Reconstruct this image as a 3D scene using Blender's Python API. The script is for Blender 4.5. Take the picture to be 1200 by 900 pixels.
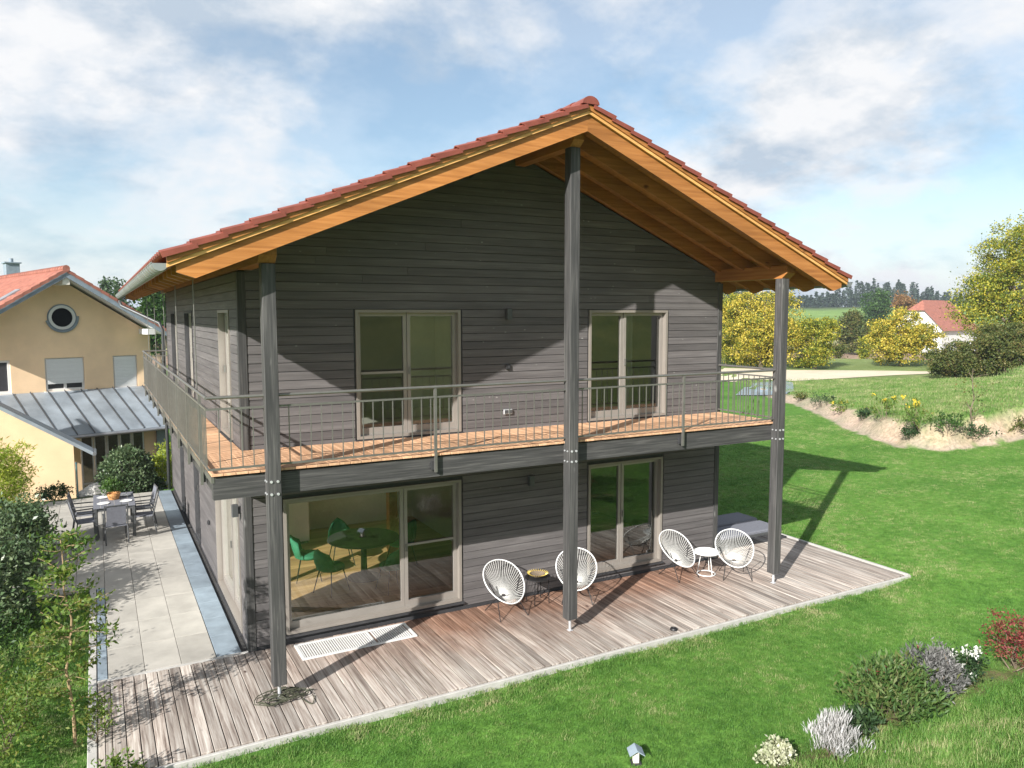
import bpy, math, random
import numpy as np
from mathutils import Vector, Matrix
random.seed(7)
RNG = np.random.default_rng(11)
for o in list(bpy.data.objects): bpy.data.objects.remove(o)
SC = bpy.context.scene
COL = SC.collection
# ------------------------------------------------------------------ camera
CP = np.array([-1.8113, -11.4459, 4.9441]); YAW, PIT, ROL, FPX = 0.4968, -0.0905, -0.0011, 899.327
_fw = np.array([math.sin(YAW)*math.cos(PIT), math.cos(YAW)*math.cos(PIT), math.sin(PIT)])
_r = np.array([math.cos(YAW), -math.sin(YAW), 0.0]); _u = np.cross(_r, _fw)
_r2 = _r*math.cos(ROL)+_u*math.sin(ROL); _u2 = -_r*math.sin(ROL)+_u*math.cos(ROL)
cam = bpy.data.cameras.new('camera'); cam.sensor_width = 36; cam.lens = FPX/1200*36
cam.clip_start = 0.1; cam.clip_end = 6000
camo = bpy.data.objects.new('camera', cam); COL.objects.link(camo)
M4 = Matrix([[_r2[i], _u2[i], -_fw[i], CP[i]] for i in range(3)]+[[0, 0, 0, 1]])
camo.matrix_world = M4
SC.camera = camo
SC.render.resolution_x, SC.render.resolution_y = 1024, 768
# ------------------------------------------------------------------ world and sun
SUN = Vector((-3.4, -2.05, 2.11)).normalized()          # towards the sun
world = bpy.data.worlds.new('World'); SC.world = world; world.use_nodes = True
def build_world():
    nt = world.node_tree; N = nt.nodes; L = nt.links; N.clear()
    def n(t, **k):
        x = N.new(t)
        for a, b in k.items(): setattr(x, a, b)
        return x
    def mth(op, a, b=None):
        x = n('ShaderNodeMath', operation=op)
        for i, v in enumerate((a, b)):
            if v is None: continue
            if isinstance(v, (int, float)): x.inputs[i].default_value = v
            else: L.new(v, x.inputs[i])
        return x.outputs[0]
    sky = n('ShaderNodeTexSky', sky_type='NISHITA'); sky.sun_disc = False
    sky.sun_elevation = math.asin(SUN.z); sky.sun_rotation = math.atan2(SUN.x, SUN.y)
    sky.air_density = 1.0; sky.dust_density = 0.7; sky.ozone_density = 1.6; sky.altitude = 450
    tc = n('ShaderNodeTexCoord'); sp = n('ShaderNodeSeparateXYZ'); L.new(tc.outputs['Generated'], sp.inputs[0])
    den = mth('ADD', mth('MAXIMUM', sp.outputs[2], 0.0), 0.34)
    cb = n('ShaderNodeCombineXYZ'); L.new(mth('DIVIDE', sp.outputs[0], den), cb.inputs[0]); L.new(mth('DIVIDE', sp.outputs[1], den), cb.inputs[1])
    mp = n('ShaderNodeMapping'); L.new(cb.outputs[0], mp.inputs[0]); mp.inputs['Location'].default_value = (CLOUD[0], CLOUD[1], 0.0)
    nz = n('ShaderNodeTexNoise'); L.new(mp.outputs[0], nz.inputs['Vector']); nz.inputs['Scale'].default_value = 1.05
    nz.inputs['Detail'].default_value = 9; nz.inputs['Roughness'].default_value = 0.6; nz.inputs['Distortion'].default_value = 0.25
    r1 = n('ShaderNodeValToRGB'); L.new(nz.outputs[0], r1.inputs[0])
    r1.color_ramp.elements[0].position = 0.455; r1.color_ramp.elements[0].color = (0.30, 0.30, 0.30, 1)
    r1.color_ramp.elements[1].position = 0.57; r1.color_ramp.elements[1].color = (1, 1, 1, 1)
    nz2 = n('ShaderNodeTexNoise'); L.new(mp.outputs[0], nz2.inputs['Vector']); nz2.inputs['Scale'].default_value = 2.6
    nz2.inputs['Detail'].default_value = 8; nz2.inputs['Roughness'].default_value = 0.6
    r2 = n('ShaderNodeValToRGB'); L.new(nz2.outputs[0], r2.inputs[0])
    r2.color_ramp.elements[0].position = 0.38; r2.color_ramp.elements[0].color = (0.54, 0.64, 0.76, 1)
    r2.color_ramp.elements[1].position = 0.53; r2.color_ramp.elements[1].color = (0.97, 0.975, 0.99, 1)
    sc = n('ShaderNodeMixRGB', blend_type='MULTIPLY'); sc.inputs[0].default_value = 1
    L.new(sky.outputs[0], sc.inputs[1]); sc.inputs[2].default_value = (0.80, 0.88, 0.85, 1)
    cl = n('ShaderNodeMixRGB', blend_type='MULTIPLY'); cl.inputs[0].default_value = 1
    L.new(r2.outputs[0], cl.inputs[1]); cl.inputs[2].default_value = (CLOUDS, CLOUDS, CLOUDS, 1)
    mx = n('ShaderNodeMixRGB'); hz = mth('MULTIPLY', mth('SUBTRACT', 1.0, mth('DIVIDE', mth('MAXIMUM', sp.outputs[2], 0.0), 0.20)), 0.96); L.new(mth('MAXIMUM', r1.outputs[0], hz), mx.inputs[0]); L.new(sc.outputs[0], mx.inputs[1]); L.new(cl.outputs[0], mx.inputs[2])
    bg = n('ShaderNodeBackground'); L.new(mx.outputs[0], bg.inputs[0]); bg.inputs[1].default_value = SKYS
    out = n('ShaderNodeOutputWorld'); L.new(bg.outputs[0], out.inputs[0])
SKYS = 0.092; CLOUDS = 5.5; CLOUD = (40.3, 3.8)
build_world()
sl = bpy.data.lights.new('sun', 'SUN'); sl.energy = 5.0; sl.angle = math.radians(0.55); sl.color = (1.0, 0.965, 0.91)
so = bpy.data.objects.new('sun', sl); COL.objects.link(so); so.rotation_euler = SUN.to_track_quat('Z', 'Y').to_euler(); so.location = (-30, -20, 30)
vs = SC.view_settings; vs.view_transform = 'Standard'; vs.look = 'None'; vs.exposure = 0.98; vs.gamma = 1.0; vs.use_curve_mapping = False
# ------------------------------------------------------------------ pixel -> world (1200x900 photograph pixels)
def ray(x, y): return _fw*FPX+_r2*(x-600)+_u2*(450-y)
def onplane(x, y, ax, v):
    d = ray(x, y); return CP+d*((v-CP[ax])/d[ax])
def G(x, y, z=0.0): return onplane(x, y, 2, z)
def F(x, y, v=0.0): return onplane(x, y, 1, v)
def S(x, y, v=0.0): return onplane(x, y, 0, v)
def D(x, y, depth): return CP+ray(x, y)*(depth/FPX)
# ------------------------------------------------------------------ terrain heights
def sst(a, b, v):
    t = np.clip((v-a)/(b-a), 0, 1); return t*t*(3-2*t)
BANK = np.array([(33.5, 22.0), (29.5, 16.2), (26.9, 12.3), (23.5, 7.9), (21.6, 4.6), (21.9, 3.3), (25.1, 2.7), (33, 0.8), (60, -6)])
BANKH = np.array([0.20, 0.30, 0.42, 0.58, 0.74, 0.80, 0.9, 1.0, 1.1])
def bank_field(x, y):
    """signed distance to the cut bank (positive = upper meadow) and bank height there"""
    x = np.asarray(x, float); y = np.asarray(y, float)
    best = np.full(x.shape, 1e9); sgn = np.ones(x.shape); hh = np.zeros(x.shape)
    for i in range(len(BANK)-1):
        a, b = BANK[i], BANK[i+1]; d = b-a; L2 = d@d
        t = np.clip(((x-a[0])*d[0]+(y-a[1])*d[1])/L2, 0, 1)
        qx, qy = a[0]+t*d[0], a[1]+t*d[1]
        ds = np.hypot(x-qx, y-qy)
        cr = d[0]*(y-a[1])-d[1]*(x-a[0])
        m = ds < best-1e-9
        best = np.where(m, ds, best); sgn = np.where(m, np.where(cr > 0, 1.0, -1.0), sgn); hh = np.where(m, BANKH[i]+t*(BANKH[i+1]-BANKH[i]), hh)
    return best*sgn, hh
def hnoise(x, y):
    return (np.sin(x*1.7+1.3*np.sin(y*1.1))*np.cos(y*1.45+0.7*np.sin(x*0.9)))
def H(x, y):
    x = np.asarray(x, float); y = np.asarray(y, float)
    lawn = np.clip(x-10.8, 0, 60)*np.clip(0.068-0.0027*y, 0.012, 0.085)
    lawn = np.minimum(lawn, 1.0+0.012*np.clip(x-28, 0, 40))
    d, bh = bank_field(x, y)
    dd = d+0.10*hnoise(x*1.6, y*1.6)
    h = lawn+bh*sst(0.0, 0.75, dd)
    r = np.hypot(x-CP[0], y-CP[1])
    # everything near sinks to the valley beyond the meadow
    fall = 1-sst(76, 108, r)
    h = h*fall-1.2*sst(76, 112, r)
    # neighbour's lower plot behind the patio
    low = sst(12.4, 15.5, y)*(1-sst(3, 12, x))*(1-sst(45, 70, y))
    h = h-2.1*low
    # grassy hillside behind the camera
    ys = -5.75-0.03*np.clip(x-4, 0, 20)
    k = np.clip(ys-y, 0, 60); h = h+(0.25*k+0.12*(1-np.exp(-k*2.2)))*sst(-3.0, 3.2, x+0.25*k)*sst(0, 1.0, k+0.2)
    # far fields rise to the wood on the skyline
    h = h+10.2*sst(170, 470, r)*sst(-60, 20, y)
    h = h+np.where(r < 45, 0.012*hnoise(x*0.8, y*0.8), 0)
    return h-0.07
def hit(px, py):
    d = ray(px, py); d = d/np.linalg.norm(d); t = 4.0
    for i in range(4000):
        p = CP+d*t
        if p[2] < float(H(p[0], p[1])): break
        t += max(0.02, 0.0025*t)
    return p
# ------------------------------------------------------------------ mesh builder
class MB:
    def __init__(s): s.v = []; s.f = []
    def add(s, vs, fs):
        b = len(s.v); s.v += [tuple(map(float, q)) for q in vs]; s.f += [tuple(b+i for i in f) for f in fs]; return s
    def box(s, x0, y0, z0, x1, y1, z1):
        return s.add([(x0,y0,z0),(x1,y0,z0),(x1,y1,z0),(x0,y1,z0),(x0,y0,z1),(x1,y0,z1),(x1,y1,z1),(x0,y1,z1)],
                     [(0,3,2,1),(4,5,6,7),(0,1,5,4),(1,2,6,5),(2,3,7,6),(3,0,4,7)])
    def bbox(s, x0, y0, z0, x1, y1, z1, b=0.006):
        """box with chamfered vertical and top edges"""
        p = [(x0+b,y0),(x1-b,y0),(x1,y0+b),(x1,y1-b),(x1-b,y1),(x0+b,y1),(x0,y1-b),(x0,y0+b)]
        q = [(x0+2*b,y0+b),(x1-2*b,y0+b),(x1-b,y0+2*b),(x1-b,y1-2*b),(x1-2*b,y1-b),(x0+2*b,y1-b),(x0+b,y1-2*b),(x0+b,y0+2*b)]
        vs = [(a,c,z0) for a,c in p]+[(a,c,z1-b) for a,c in p]+[(a,c,z1) for a,c in q]
        fs = [tuple(range(7,-1,-1)), tuple(range(16,24))]
        for k in (0, 8):
            for i in range(8): j = (i+1) % 8; fs.append((k+i, k+j, k+8+j, k+8+i))
        return s.add(vs, fs)
    def hexa(s, p):   # 8 points, bottom ring then top ring
        return s.add(p, [(0,3,2,1),(4,5,6,7),(0,1,5,4),(1,2,6,5),(2,3,7,6),(3,0,4,7)])
    def tube(s, a, b, r0, r1=None, n=8, cap=True):
        r1 = r0 if r1 is None else r1
        a = Vector(a); b = Vector(b); d = (b-a); 
        if d.length < 1e-6: return s
        d.normalize(); q = d.orthogonal().normalized(); w = d.cross(q)
        vs = []
        for c, r in ((a, r0), (b, r1)):
            for i in range(n):
                t = 2*math.pi*i/n; vs.append(c+q*(r*math.cos(t))+w*(r*math.sin(t)))
        fs = [(i, (i+1) % n, n+(i+1) % n, n+i) for i in range(n)]
        if cap: fs += [tuple(range(n-1,-1,-1)), tuple(range(n, 2*n))]
        return s.add(vs, fs)
    def path(s, pts, rad, n=8, closed=False):
        pts = [Vector(p) for p in pts]; m = len(pts)
        rad = rad if hasattr(rad, '__len__') else [rad]*m
        rings = []; q = None
        for i in range(m):
            t = (pts[(i+1) % m]-pts[i-1]) if closed else (pts[min(i+1, m-1)]-pts[max(i-1, 0)])
            t.normalize()
            q = t.orthogonal().normalized() if q is None else (q-t*q.dot(t)).normalized()
            w = t.cross(q)
            rings.append([pts[i]+q*(rad[i]*math.cos(2*math.pi*k/n))+w*(rad[i]*math.sin(2*math.pi*k/n)) for k in range(n)])
        vs = [v for r in rings for v in r]; fs = []
        for i in range(m if closed else m-1):
            j = (i+1) % m
            for k in range(n): fs.append((i*n+k, i*n+(k+1) % n, j*n+(k+1) % n, j*n+k))
        if not closed: fs += [tuple(range(n-1,-1,-1)), tuple((m-1)*n+k for k in range(n))]
        return s.add(vs, fs)
    def lathe(s, prof, n=24, c=(0,0,0)):
        vs = []; fs = []; m = len(prof)
        for r, z in prof:
            for i in range(n):
                t = 2*math.pi*i/n; vs.append((c[0]+r*math.cos(t), c[1]+r*math.sin(t), c[2]+z))
        for j in range(m-1):
            for i in range(n): fs.append((j*n+i, j*n+(i+1) % n, (j+1)*n+(i+1) % n, (j+1)*n+i))
        fs += [tuple(range(n-1,-1,-1)), tuple((m-1)*n+i for i in range(n))]
        return s.add(vs, fs)
    def mesh(s, name='m', smooth=False):
        me = bpy.data.meshes.new(name); me.from_pydata(s.v, [], s.f); me.update()
        if smooth: me.polygons.foreach_set('use_smooth', [True]*len(me.polygons))
        return me
    def build(s, name, mat, parent=None, smooth=False, **k):
        return put(name, s.mesh(name, smooth), mat, parent, **k)
def put(name, me, mat=None, parent=None, label=None, cat=None, group=None, kind=None, loc=None, rz=None):
    o = bpy.data.objects.new(name, me); COL.objects.link(o)
    if mat is not None and me is not None and not me.materials: me.materials.append(mat)
    if parent is not None: o.parent = parent
    if loc is not None: o.location = loc
    if rz is not None: o.rotation_euler = (0, 0, rz)
    return tag(o, label, cat, group, kind)
def tag(o, label=None, cat=None, group=None, kind=None):
    if label: o['label'] = label
    if cat: o['category'] = cat
    if group: o['group'] = group
    if kind: o['kind'] = kind
    return o
def thing(name, label, cat, loc=(0,0,0), rz=0.0, group=None):
    return put(name, None, None, None, label, cat, group, None, loc, rz)
def kids(o): return [c for c in bpy.data.objects if c.parent == o]
def dup(root, loc, rz, label=None):
    r = root.copy(); COL.objects.link(r); r.location = loc; r.rotation_euler = (0, 0, rz)
    if label: r['label'] = label
    for ch in kids(root):
        c = ch.copy(); COL.objects.link(c); c.parent = r
        for g in kids(ch):
            d = g.copy(); COL.objects.link(d); d.parent = c
    return r
# ------------------------------------------------------------------ materials
def nodes(name):
    m = bpy.data.materials.new(name); m.use_nodes = True; nt = m.node_tree
    b = nt.nodes['Principled BSDF']; return m, nt, b
def c4(c): return (c[0], c[1], c[2], 1.0)
def link(nt, a, b): nt.links.new(a, b)
def ramp(nt, fac, stops):
    r = nt.nodes.new('ShaderNodeValToRGB'); link(nt, fac, r.inputs[0]); e = r.color_ramp.elements
    while len(e) < len(stops): e.new(0.5)
    for i, (p, c) in enumerate(stops): e[i].position = p; e[i].color = c4(c)
    return r.outputs[0]
def noise(nt, vec, scale, detail=4, rough=0.55, dist=0.0):
    t = nt.nodes.new('ShaderNodeTexNoise'); t.inputs['Scale'].default_value = scale; t.inputs['Detail'].default_value = detail
    t.inputs['Roughness'].default_value = rough; t.inputs['Distortion'].default_value = dist
    if vec is not None: link(nt, vec, t.inputs['Vector'])
    return t.outputs[0]
def coords(nt, stretch=(1,1,1), rand=True, world=False):
    if world: src = nt.nodes.new('ShaderNodeNewGeometry').outputs['Position']
    else: src = nt.nodes.new('ShaderNodeTexCoord').outputs['Object']
    mp = nt.nodes.new('ShaderNodeMapping'); mp.inputs['Scale'].default_value = stretch; link(nt, src, mp.inputs[0])
    if not rand: return mp.outputs[0]
    oi = nt.nodes.new('ShaderNodeObjectInfo'); mu = nt.nodes.new('ShaderNodeVectorMath'); mu.operation = 'MULTIPLY_ADD'
    cb = nt.nodes.new('ShaderNodeCombineXYZ')
    for i in range(3): link(nt, oi.outputs['Random'], cb.inputs[i])
    link(nt, cb.outputs[0], mu.inputs[0]); mu.inputs[1].default_value = (37.0, 53.0, 71.0); link(nt, mp.outputs[0], mu.inputs[2])
    return mu.outputs[0]
def mixc(nt, fac, a, b, mode='MIX'):
    x = nt.nodes.new('ShaderNodeMixRGB'); x.blend_type = mode
    for i, v in enumerate((fac, a, b)):
        if isinstance(v, (int, float)): x.inputs[i].default_value = v
        elif isinstance(v, tuple): x.inputs[i].default_value = c4(v)
        else: link(nt, v, x.inputs[i])
    return x.outputs[0]
def mul_random(nt, col, lo, hi):
    oi = nt.nodes.new('ShaderNodeObjectInfo'); mr = nt.nodes.new('ShaderNodeMapRange'); link(nt, oi.outputs['Random'], mr.inputs[0])
    mr.inputs[3].default_value = lo; mr.inputs[4].default_value = hi
    cb = nt.nodes.new('ShaderNodeCombineXYZ')
    for i in range(3): link(nt, mr.outputs[0], cb.inputs[i])
    return mixc(nt, 1.0, col, cb.outputs[0], 'MULTIPLY')
def bump(nt, b, h, strength=0.3, dist=0.01):
    x = nt.nodes.new('ShaderNodeBump'); x.inputs['Strength'].default_value = strength; x.inputs['Distance'].default_value = dist
    link(nt, h, x.inputs['Height']); link(nt, x.outputs[0], b.inputs['Normal'])
def simple(name, col, rough=0.5, metal=0.0, vary=0.12, scale=6.0, bmp=0.0, spec=0.5, world=False, tone=0.03):
    m, nt, b = nodes(name); v = coords(nt, world=world)
    n = noise(nt, v, scale, 5, 0.6)
    lo = tuple(c*(1-vary) for c in col); hi = tuple(min(1, c*(1+vary)) for c in col)
    link(nt, mul_random(nt, ramp(nt, n, [(0.3, lo), (0.7, hi)]), 1-tone, 1+tone), b.inputs['Base Color'])
    b.inputs['Roughness'].default_value = rough; b.inputs['Metallic'].default_value = metal; b.inputs['Specular IOR Level'].default_value = spec
    if bmp: bump(nt, b, noise(nt, v, scale*5, 4), bmp, 0.01)
    return m
def wood(name, stops, axis, rough=0.7, lo=0.85, hi=1.12, grain=26.0, knots=None, bmp=0.35, spec=0.3, stain=None):
    """timber with grain along the axis, board-to-board tone and optional pale knots / stain"""
    m, nt, b = nodes(name)
    st = [grain, grain, grain]; st[axis] = 1.1
    v = coords(nt, tuple(st)); g = noise(nt, v, 1.0, 6, 0.62, 0.4)
    col = ramp(nt, g, stops)
    v2 = coords(nt, tuple(3.0 if i != axis else 0.6 for i in range(3)))
    big = noise(nt, v2, 1.0, 3, 0.5)
    col = mixc(nt, 1.0, col, ramp(nt, big, [(0.25, (0.76, 0.76, 0.76)), (0.75, (1.18, 1.17, 1.15))]), 'MULTIPLY')
    if knots:
        v3 = coords(nt, tuple(1.0 if i != axis else 0.55 for i in range(3)))
        vo = nt.nodes.new('ShaderNodeTexVoronoi'); vo.inputs['Scale'].default_value = knots[0]; link(nt, v3, vo.inputs['Vector'])
        k = ramp(nt, vo.outputs['Distance'], [(knots[1], (1, 1, 1)), (knots[1]*2.2, (0, 0, 0))])
        k2 = mixc(nt, 1.0, k, ramp(nt, noise(nt, v2, 2.2, 2), [(0.52, (0, 0, 0)), (0.62, (1, 1, 1))]), 'MULTIPLY')
        col = mixc(nt, k2, col, knots[2])
    if stain: col = stain(nt, col)
    col = mul_random(nt, col, lo, hi)
    link(nt, col, b.inputs['Base Color']); b.inputs['Roughness'].default_value = rough; b.inputs['Specular IOR Level'].default_value = spec
    bump(nt, b, g, bmp, 0.004)
    return m
def leafmat(name, cols, trans=0.35, rough=0.55):
    m = bpy.data.materials.new(name); m.use_nodes = True; nt = m.node_tree; nt.nodes.clear()
    geo = nt.nodes.new('ShaderNodeNewGeometry')
    n = noise(nt, coords(nt, rand=True), 1.3, 3)
    add = nt.nodes.new('ShaderNodeMath'); add.operation = 'MULTIPLY_ADD'; link(nt, geo.outputs['Random Per Island'], add.inputs[0]); add.inputs[1].default_value = 0.6
    mm = nt.nodes.new('ShaderNodeMath'); mm.operation = 'MULTIPLY_ADD'; link(nt, n, mm.inputs[0]); mm.inputs[1].default_value = 1.2; mm.inputs[2].default_value = -0.4
    link(nt, mm.outputs[0], add.inputs[2])
    k = len(cols); col = ramp(nt, add.outputs[0], [(0.08+0.84*i/max(1, k-1), c) for i, c in enumerate(cols)])
    d = nt.nodes.new('ShaderNodeBsdfPrincipled'); link(nt, col, d.inputs['Base Color']); d.inputs['Roughness'].default_value = rough; d.inputs['Specular IOR Level'].default_value = 0.35
    t = nt.nodes.new('ShaderNodeBsdfTranslucent'); link(nt, mixc(nt, 1.0, col, (1.25, 1.2, 0.7), 'MULTIPLY'), t.inputs[0])
    mx = nt.nodes.new('ShaderNodeMixShader'); mx.inputs[0].default_value = trans; link(nt, d.outputs[0], mx.inputs[1]); link(nt, t.outputs[0], mx.inputs[2])
    out = nt.nodes.new('ShaderNodeOutputMaterial'); link(nt, mx.outputs[0], out.inputs[0])
    return m
def glassmat(name, tint, ior=1.75):
    m = bpy.data.materials.new(name); m.use_nodes = True; nt = m.node_tree; nt.nodes.clear()
    tr = nt.nodes.new('ShaderNodeBsdfTransparent'); tr.inputs[0].default_value = c4(tint)
    gl = nt.nodes.new('ShaderNodeBsdfGlossy'); gl.inputs['Roughness'].default_value = 0.015; gl.inputs[0].default_value = (0.95, 0.98, 0.96, 1)
    fr = nt.nodes.new('ShaderNodeFresnel'); fr.inputs[0].default_value = ior
    bp = nt.nodes.new('ShaderNodeBump'); bp.inputs['Strength'].default_value = 0.03; bp.inputs['Distance'].default_value = 0.02
    link(nt, noise(nt, coords(nt), 1.6, 2), bp.inputs['Height']); link(nt, bp.outputs[0], gl.inputs['Normal'])
    mx = nt.nodes.new('ShaderNodeMixShader'); link(nt, fr.outputs[0], mx.inputs[0]); link(nt, tr.outputs[0], mx.inputs[1]); link(nt, gl.outputs[0], mx.inputs[2])
    out = nt.nodes.new('ShaderNodeOutputMaterial'); link(nt, mx.outputs[0], out.inputs[0])
    return m
def deck_stain(nt, col):
    p = nt.nodes.new('ShaderNodeNewGeometry').outputs['Position']; sp = nt.nodes.new('ShaderNodeSeparateXYZ'); link(nt, p, sp.inputs[0])
    nn = noise(nt, p, 0.9, 5, 0.65)
    a = nt.nodes.new('ShaderNodeMath'); a.operation = 'MULTIPLY_ADD'; link(nt, nn, a.inputs[0]); a.inputs[1].default_value = 2.4; a.inputs[2].default_value = -1.25
    s = nt.nodes.new('ShaderNodeMath'); s.operation = 'ADD'; link(nt, sp.outputs[1], s.inputs[0]); link(nt, a.outputs[0], s.inputs[1])
    k1 = ramp(nt, s.outputs[0], [(0.0, (0, 0, 0)), (1.0, (1, 1, 1))])
    mr = nt.nodes.new('ShaderNodeMapRange'); link(nt, s.outputs[0], mr.inputs[0]); mr.inputs[1].default_value = -2.1; mr.inputs[2].default_value = -0.5
    mx = nt.nodes.new('ShaderNodeMapRange'); link(nt, sp.outputs[0], mx.inputs[0]); mx.inputs[1].default_value = -0.3; mx.inputs[2].default_value = 2.6
    mx2 = nt.nodes.new('ShaderNodeMapRange'); link(nt, sp.outputs[0], mx2.inputs[0]); mx2.inputs[1].default_value = 9.6; mx2.inputs[2].default_value = 8.0
    q = nt.nodes.new('ShaderNodeMath'); q.operation = 'MULTIPLY'; link(nt, mx.outputs[0], q.inputs[0]); link(nt, mr.outputs[0], q.inputs[1])
    q2 = nt.nodes.new('ShaderNodeMath'); q2.operation = 'MULTIPLY'; link(nt, q.outputs[0], q2.inputs[0]); link(nt, mx2.outputs[0], q2.inputs[1])
    q3 = nt.nodes.new('ShaderNodeMath'); q3.operation = 'MULTIPLY'; link(nt, q2.outputs[0], q3.inputs[0]); q3.inputs[1].default_value = 0.92
    return mixc(nt, q3.outputs[0], col, mixc(nt, 1.0, col, (0.58, 0.36, 0.27), 'MULTIPLY'))
M = {}
CLAD = [(0.25, (0.083, 0.077, 0.078)), (0.5, (0.112, 0.104, 0.105)), (0.75, (0.155, 0.146, 0.146))]
M['clad_x'] = wood('clad_x', CLAD, 0, 0.62, 0.88, 1.12, 30, (9.0, 0.055, (0.25, 0.24, 0.23)))
M['clad_y'] = wood('clad_y', CLAD, 1, 0.62, 0.88, 1.12, 30, (9.0, 0.055, (0.25, 0.24, 0.23)))
POST = [(0.26, (0.028, 0.028, 0.029)), (0.5, (0.058, 0.057, 0.057)), (0.76, (0.135, 0.130, 0.126))]
M['post'] = wood('post', POST, 2, 0.6, 0.95, 1.05, 34, (4.5, 0.09, (0.22, 0.215, 0.21)))
M['beam_x'] = wood('beam_x', POST, 0, 0.6, 0.95, 1.05, 34, (3.0, 0.06, (0.28, 0.27, 0.26)))
M['beam_y'] = wood('beam_y', POST, 1, 0.6, 0.95, 1.05, 34)
LARCH = [(0.22, (0.22, 0.084, 0.024)), (0.5, (0.38, 0.158, 0.046)), (0.78, (0.50, 0.230, 0.078))]
M['larch_x'] = wood('larch_x', LARCH, 0, 0.45, 0.88, 1.1, 24, (4.0, 0.075, (0.10, 0.035, 0.012)), 0.3, 0.2)
M['larch_y'] = wood('larch_y', LARCH, 1, 0.45, 0.88, 1.1, 24, (4.0, 0.075, (0.10, 0.035, 0.012)), 0.3, 0.2)
M['strip'] = wood('strip', [(0.3, (0.56, 0.28, 0.08)), (0.7, (0.72, 0.42, 0.16))], 0, 0.5, 0.95, 1.05, 22)
BALC = [(0.25, (0.43, 0.235, 0.13)), (0.5, (0.60, 0.36, 0.215)), (0.75, (0.72, 0.47, 0.30))]
M['balcony_plank'] = wood('balcony_plank', BALC, 1, 0.6, 0.82, 1.12, 24)
M['balcony_plank_x'] = wood('balcony_plank_x', BALC, 0, 0.6, 0.82, 1.12, 24)
DECK = [(0.28, (0.13, 0.098, 0.082)), (0.46, (0.34, 0.29, 0.255)), (0.72, (0.60, 0.56, 0.51))]
M['deck'] = wood('deck', DECK, 1, 0.8, 0.66, 1.16, 30, (3.0, 0.04, (0.10, 0.07, 0.06)), 0.5, 0.2, deck_stain)
M['oak'] = wood('oak', [(0.3, (0.42, 0.25, 0.10)), (0.7, (0.62, 0.42, 0.20))], 0, 0.4, 0.8, 1.15, 12)
M['tile'] = simple('tile', (0.20, 0.052, 0.034), 0.45, 0, 0.22, 5, 0.1)
M['tile_old'] = simple('tile_old', (0.30, 0.115, 0.08), 0.65, 0, 0.3, 3, 0.1)
M['metal'] = simple('metal', (0.21, 0.205, 0.19), 0.42, 0.6, 0.1, 9)
M['zinc'] = simple('zinc', (0.42, 0.43, 0.45), 0.36, 0.75, 0.2, 4)
M['zinc_roof'] = simple('zinc_roof', (0.30, 0.34, 0.38), 0.42, 0.35, 0.3, 0.9, 0.0)
M['galv'] = simple('galv', (0.62, 0.63, 0.65), 0.4, 0.5, 0.15, 12)
M['black'] = simple('black', (0.018, 0.018, 0.02), 0.5, 0.2, 0.2)
M['dark'] = simple('dark', (0.035, 0.035, 0.038), 0.6, 0, 0.2)
M['frame'] = simple('frame', (0.24, 0.215, 0.19), 0.4, 0.1, 0.06, 3)
M['alu'] = simple('alu', (0.30, 0.275, 0.25), 0.35, 0.3, 0.06, 3)
M['cream'] = simple('cream', (0.70, 0.66, 0.58), 0.8, 0, 0.05)
M['curtain'] = simple('curtain', (0.66, 0.60, 0.48), 0.85, 0, 0.08)
M['white'] = simple('white', (0.70, 0.70, 0.69), 0.4, 0, 0.03)
M['white_cord'] = simple('white_cord', (0.72, 0.72, 0.69), 0.5, 0, 0.04)
M['slab'] = None
M['interior'] = simple('interior', (0.72, 0.70, 0.62), 0.9, 0, 0.04)
M['plaster'] = simple('plaster', (0.86, 0.62, 0.395), 0.9, 0, 0.10, 0.8, 0.08)
M['plaster2'] = simple('plaster2', (0.74, 0.54, 0.33), 0.9, 0, 0.10, 0.8, 0.08)
M['green_velvet'] = simple('green_velvet', (0.030, 0.20, 0.105), 0.75, 0, 0.25)
M['glass'] = glassmat('glass', (0.88, 0.91, 0.88), 2.35)
M['glass_dark'] = glassmat('glass_dark', (0.30, 0.33, 0.33), 1.7)
M['glass_screen'] = glassmat('glass_screen', (0.36, 0.37, 0.36), 1.9)
M['bluestone'] = simple('bluestone', (0.20, 0.245, 0.285), 0.55, 0, 0.22, 3.0, 0.15, tone=0.14)
M['slab'] = simple('slab', (0.345, 0.325, 0.29), 0.75, 0, 0.16, 2.2, 0.12, tone=0.10)
M['edging'] = simple('edging', (0.42, 0.405, 0.38), 0.85, 0, 0.12, 8, 0.3)
M['gravel'] = simple('gravel', (0.05, 0.048, 0.046), 0.9, 0, 0.5, 30, 0.8)
M['grey_fabric'] = simple('grey_fabric', (0.145, 0.15, 0.175), 0.85, 0, 0.1, 20, 0.1)
M['grey_metal'] = simple('grey_metal', (0.085, 0.088, 0.092), 0.45, 0.3, 0.1)
M['pot'] = simple('pot', (0.50, 0.25, 0.09), 0.7, 0, 0.2)
M['gold'] = simple('gold', (0.72, 0.52, 0.12), 0.4, 0.3, 0.3, 30)
M['stone'] = simple('stone', (0.34, 0.33, 0.31), 0.9, 0, 0.3, 3, 0.5)
M['bark'] = wood('bark', [(0.3, (0.10, 0.075, 0.05)), (0.7, (0.22, 0.175, 0.13))], 2, 0.9, 0.9, 1.1, 14)
M['bark_pale'] = wood('bark_pale', [(0.3, (0.22, 0.15, 0.085)), (0.7, (0.40, 0.29, 0.17))], 2, 0.85, 0.9, 1.1, 20)
M['cable'] = simple('cable', (0.055, 0.058, 0.035), 0.7, 0, 0.2)
M['grate'] = simple('grate', (0.66, 0.66, 0.65), 0.5, 0.1, 0.06)
M['teal'] = simple('teal', (0.07, 0.15, 0.16), 0.5)
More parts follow.
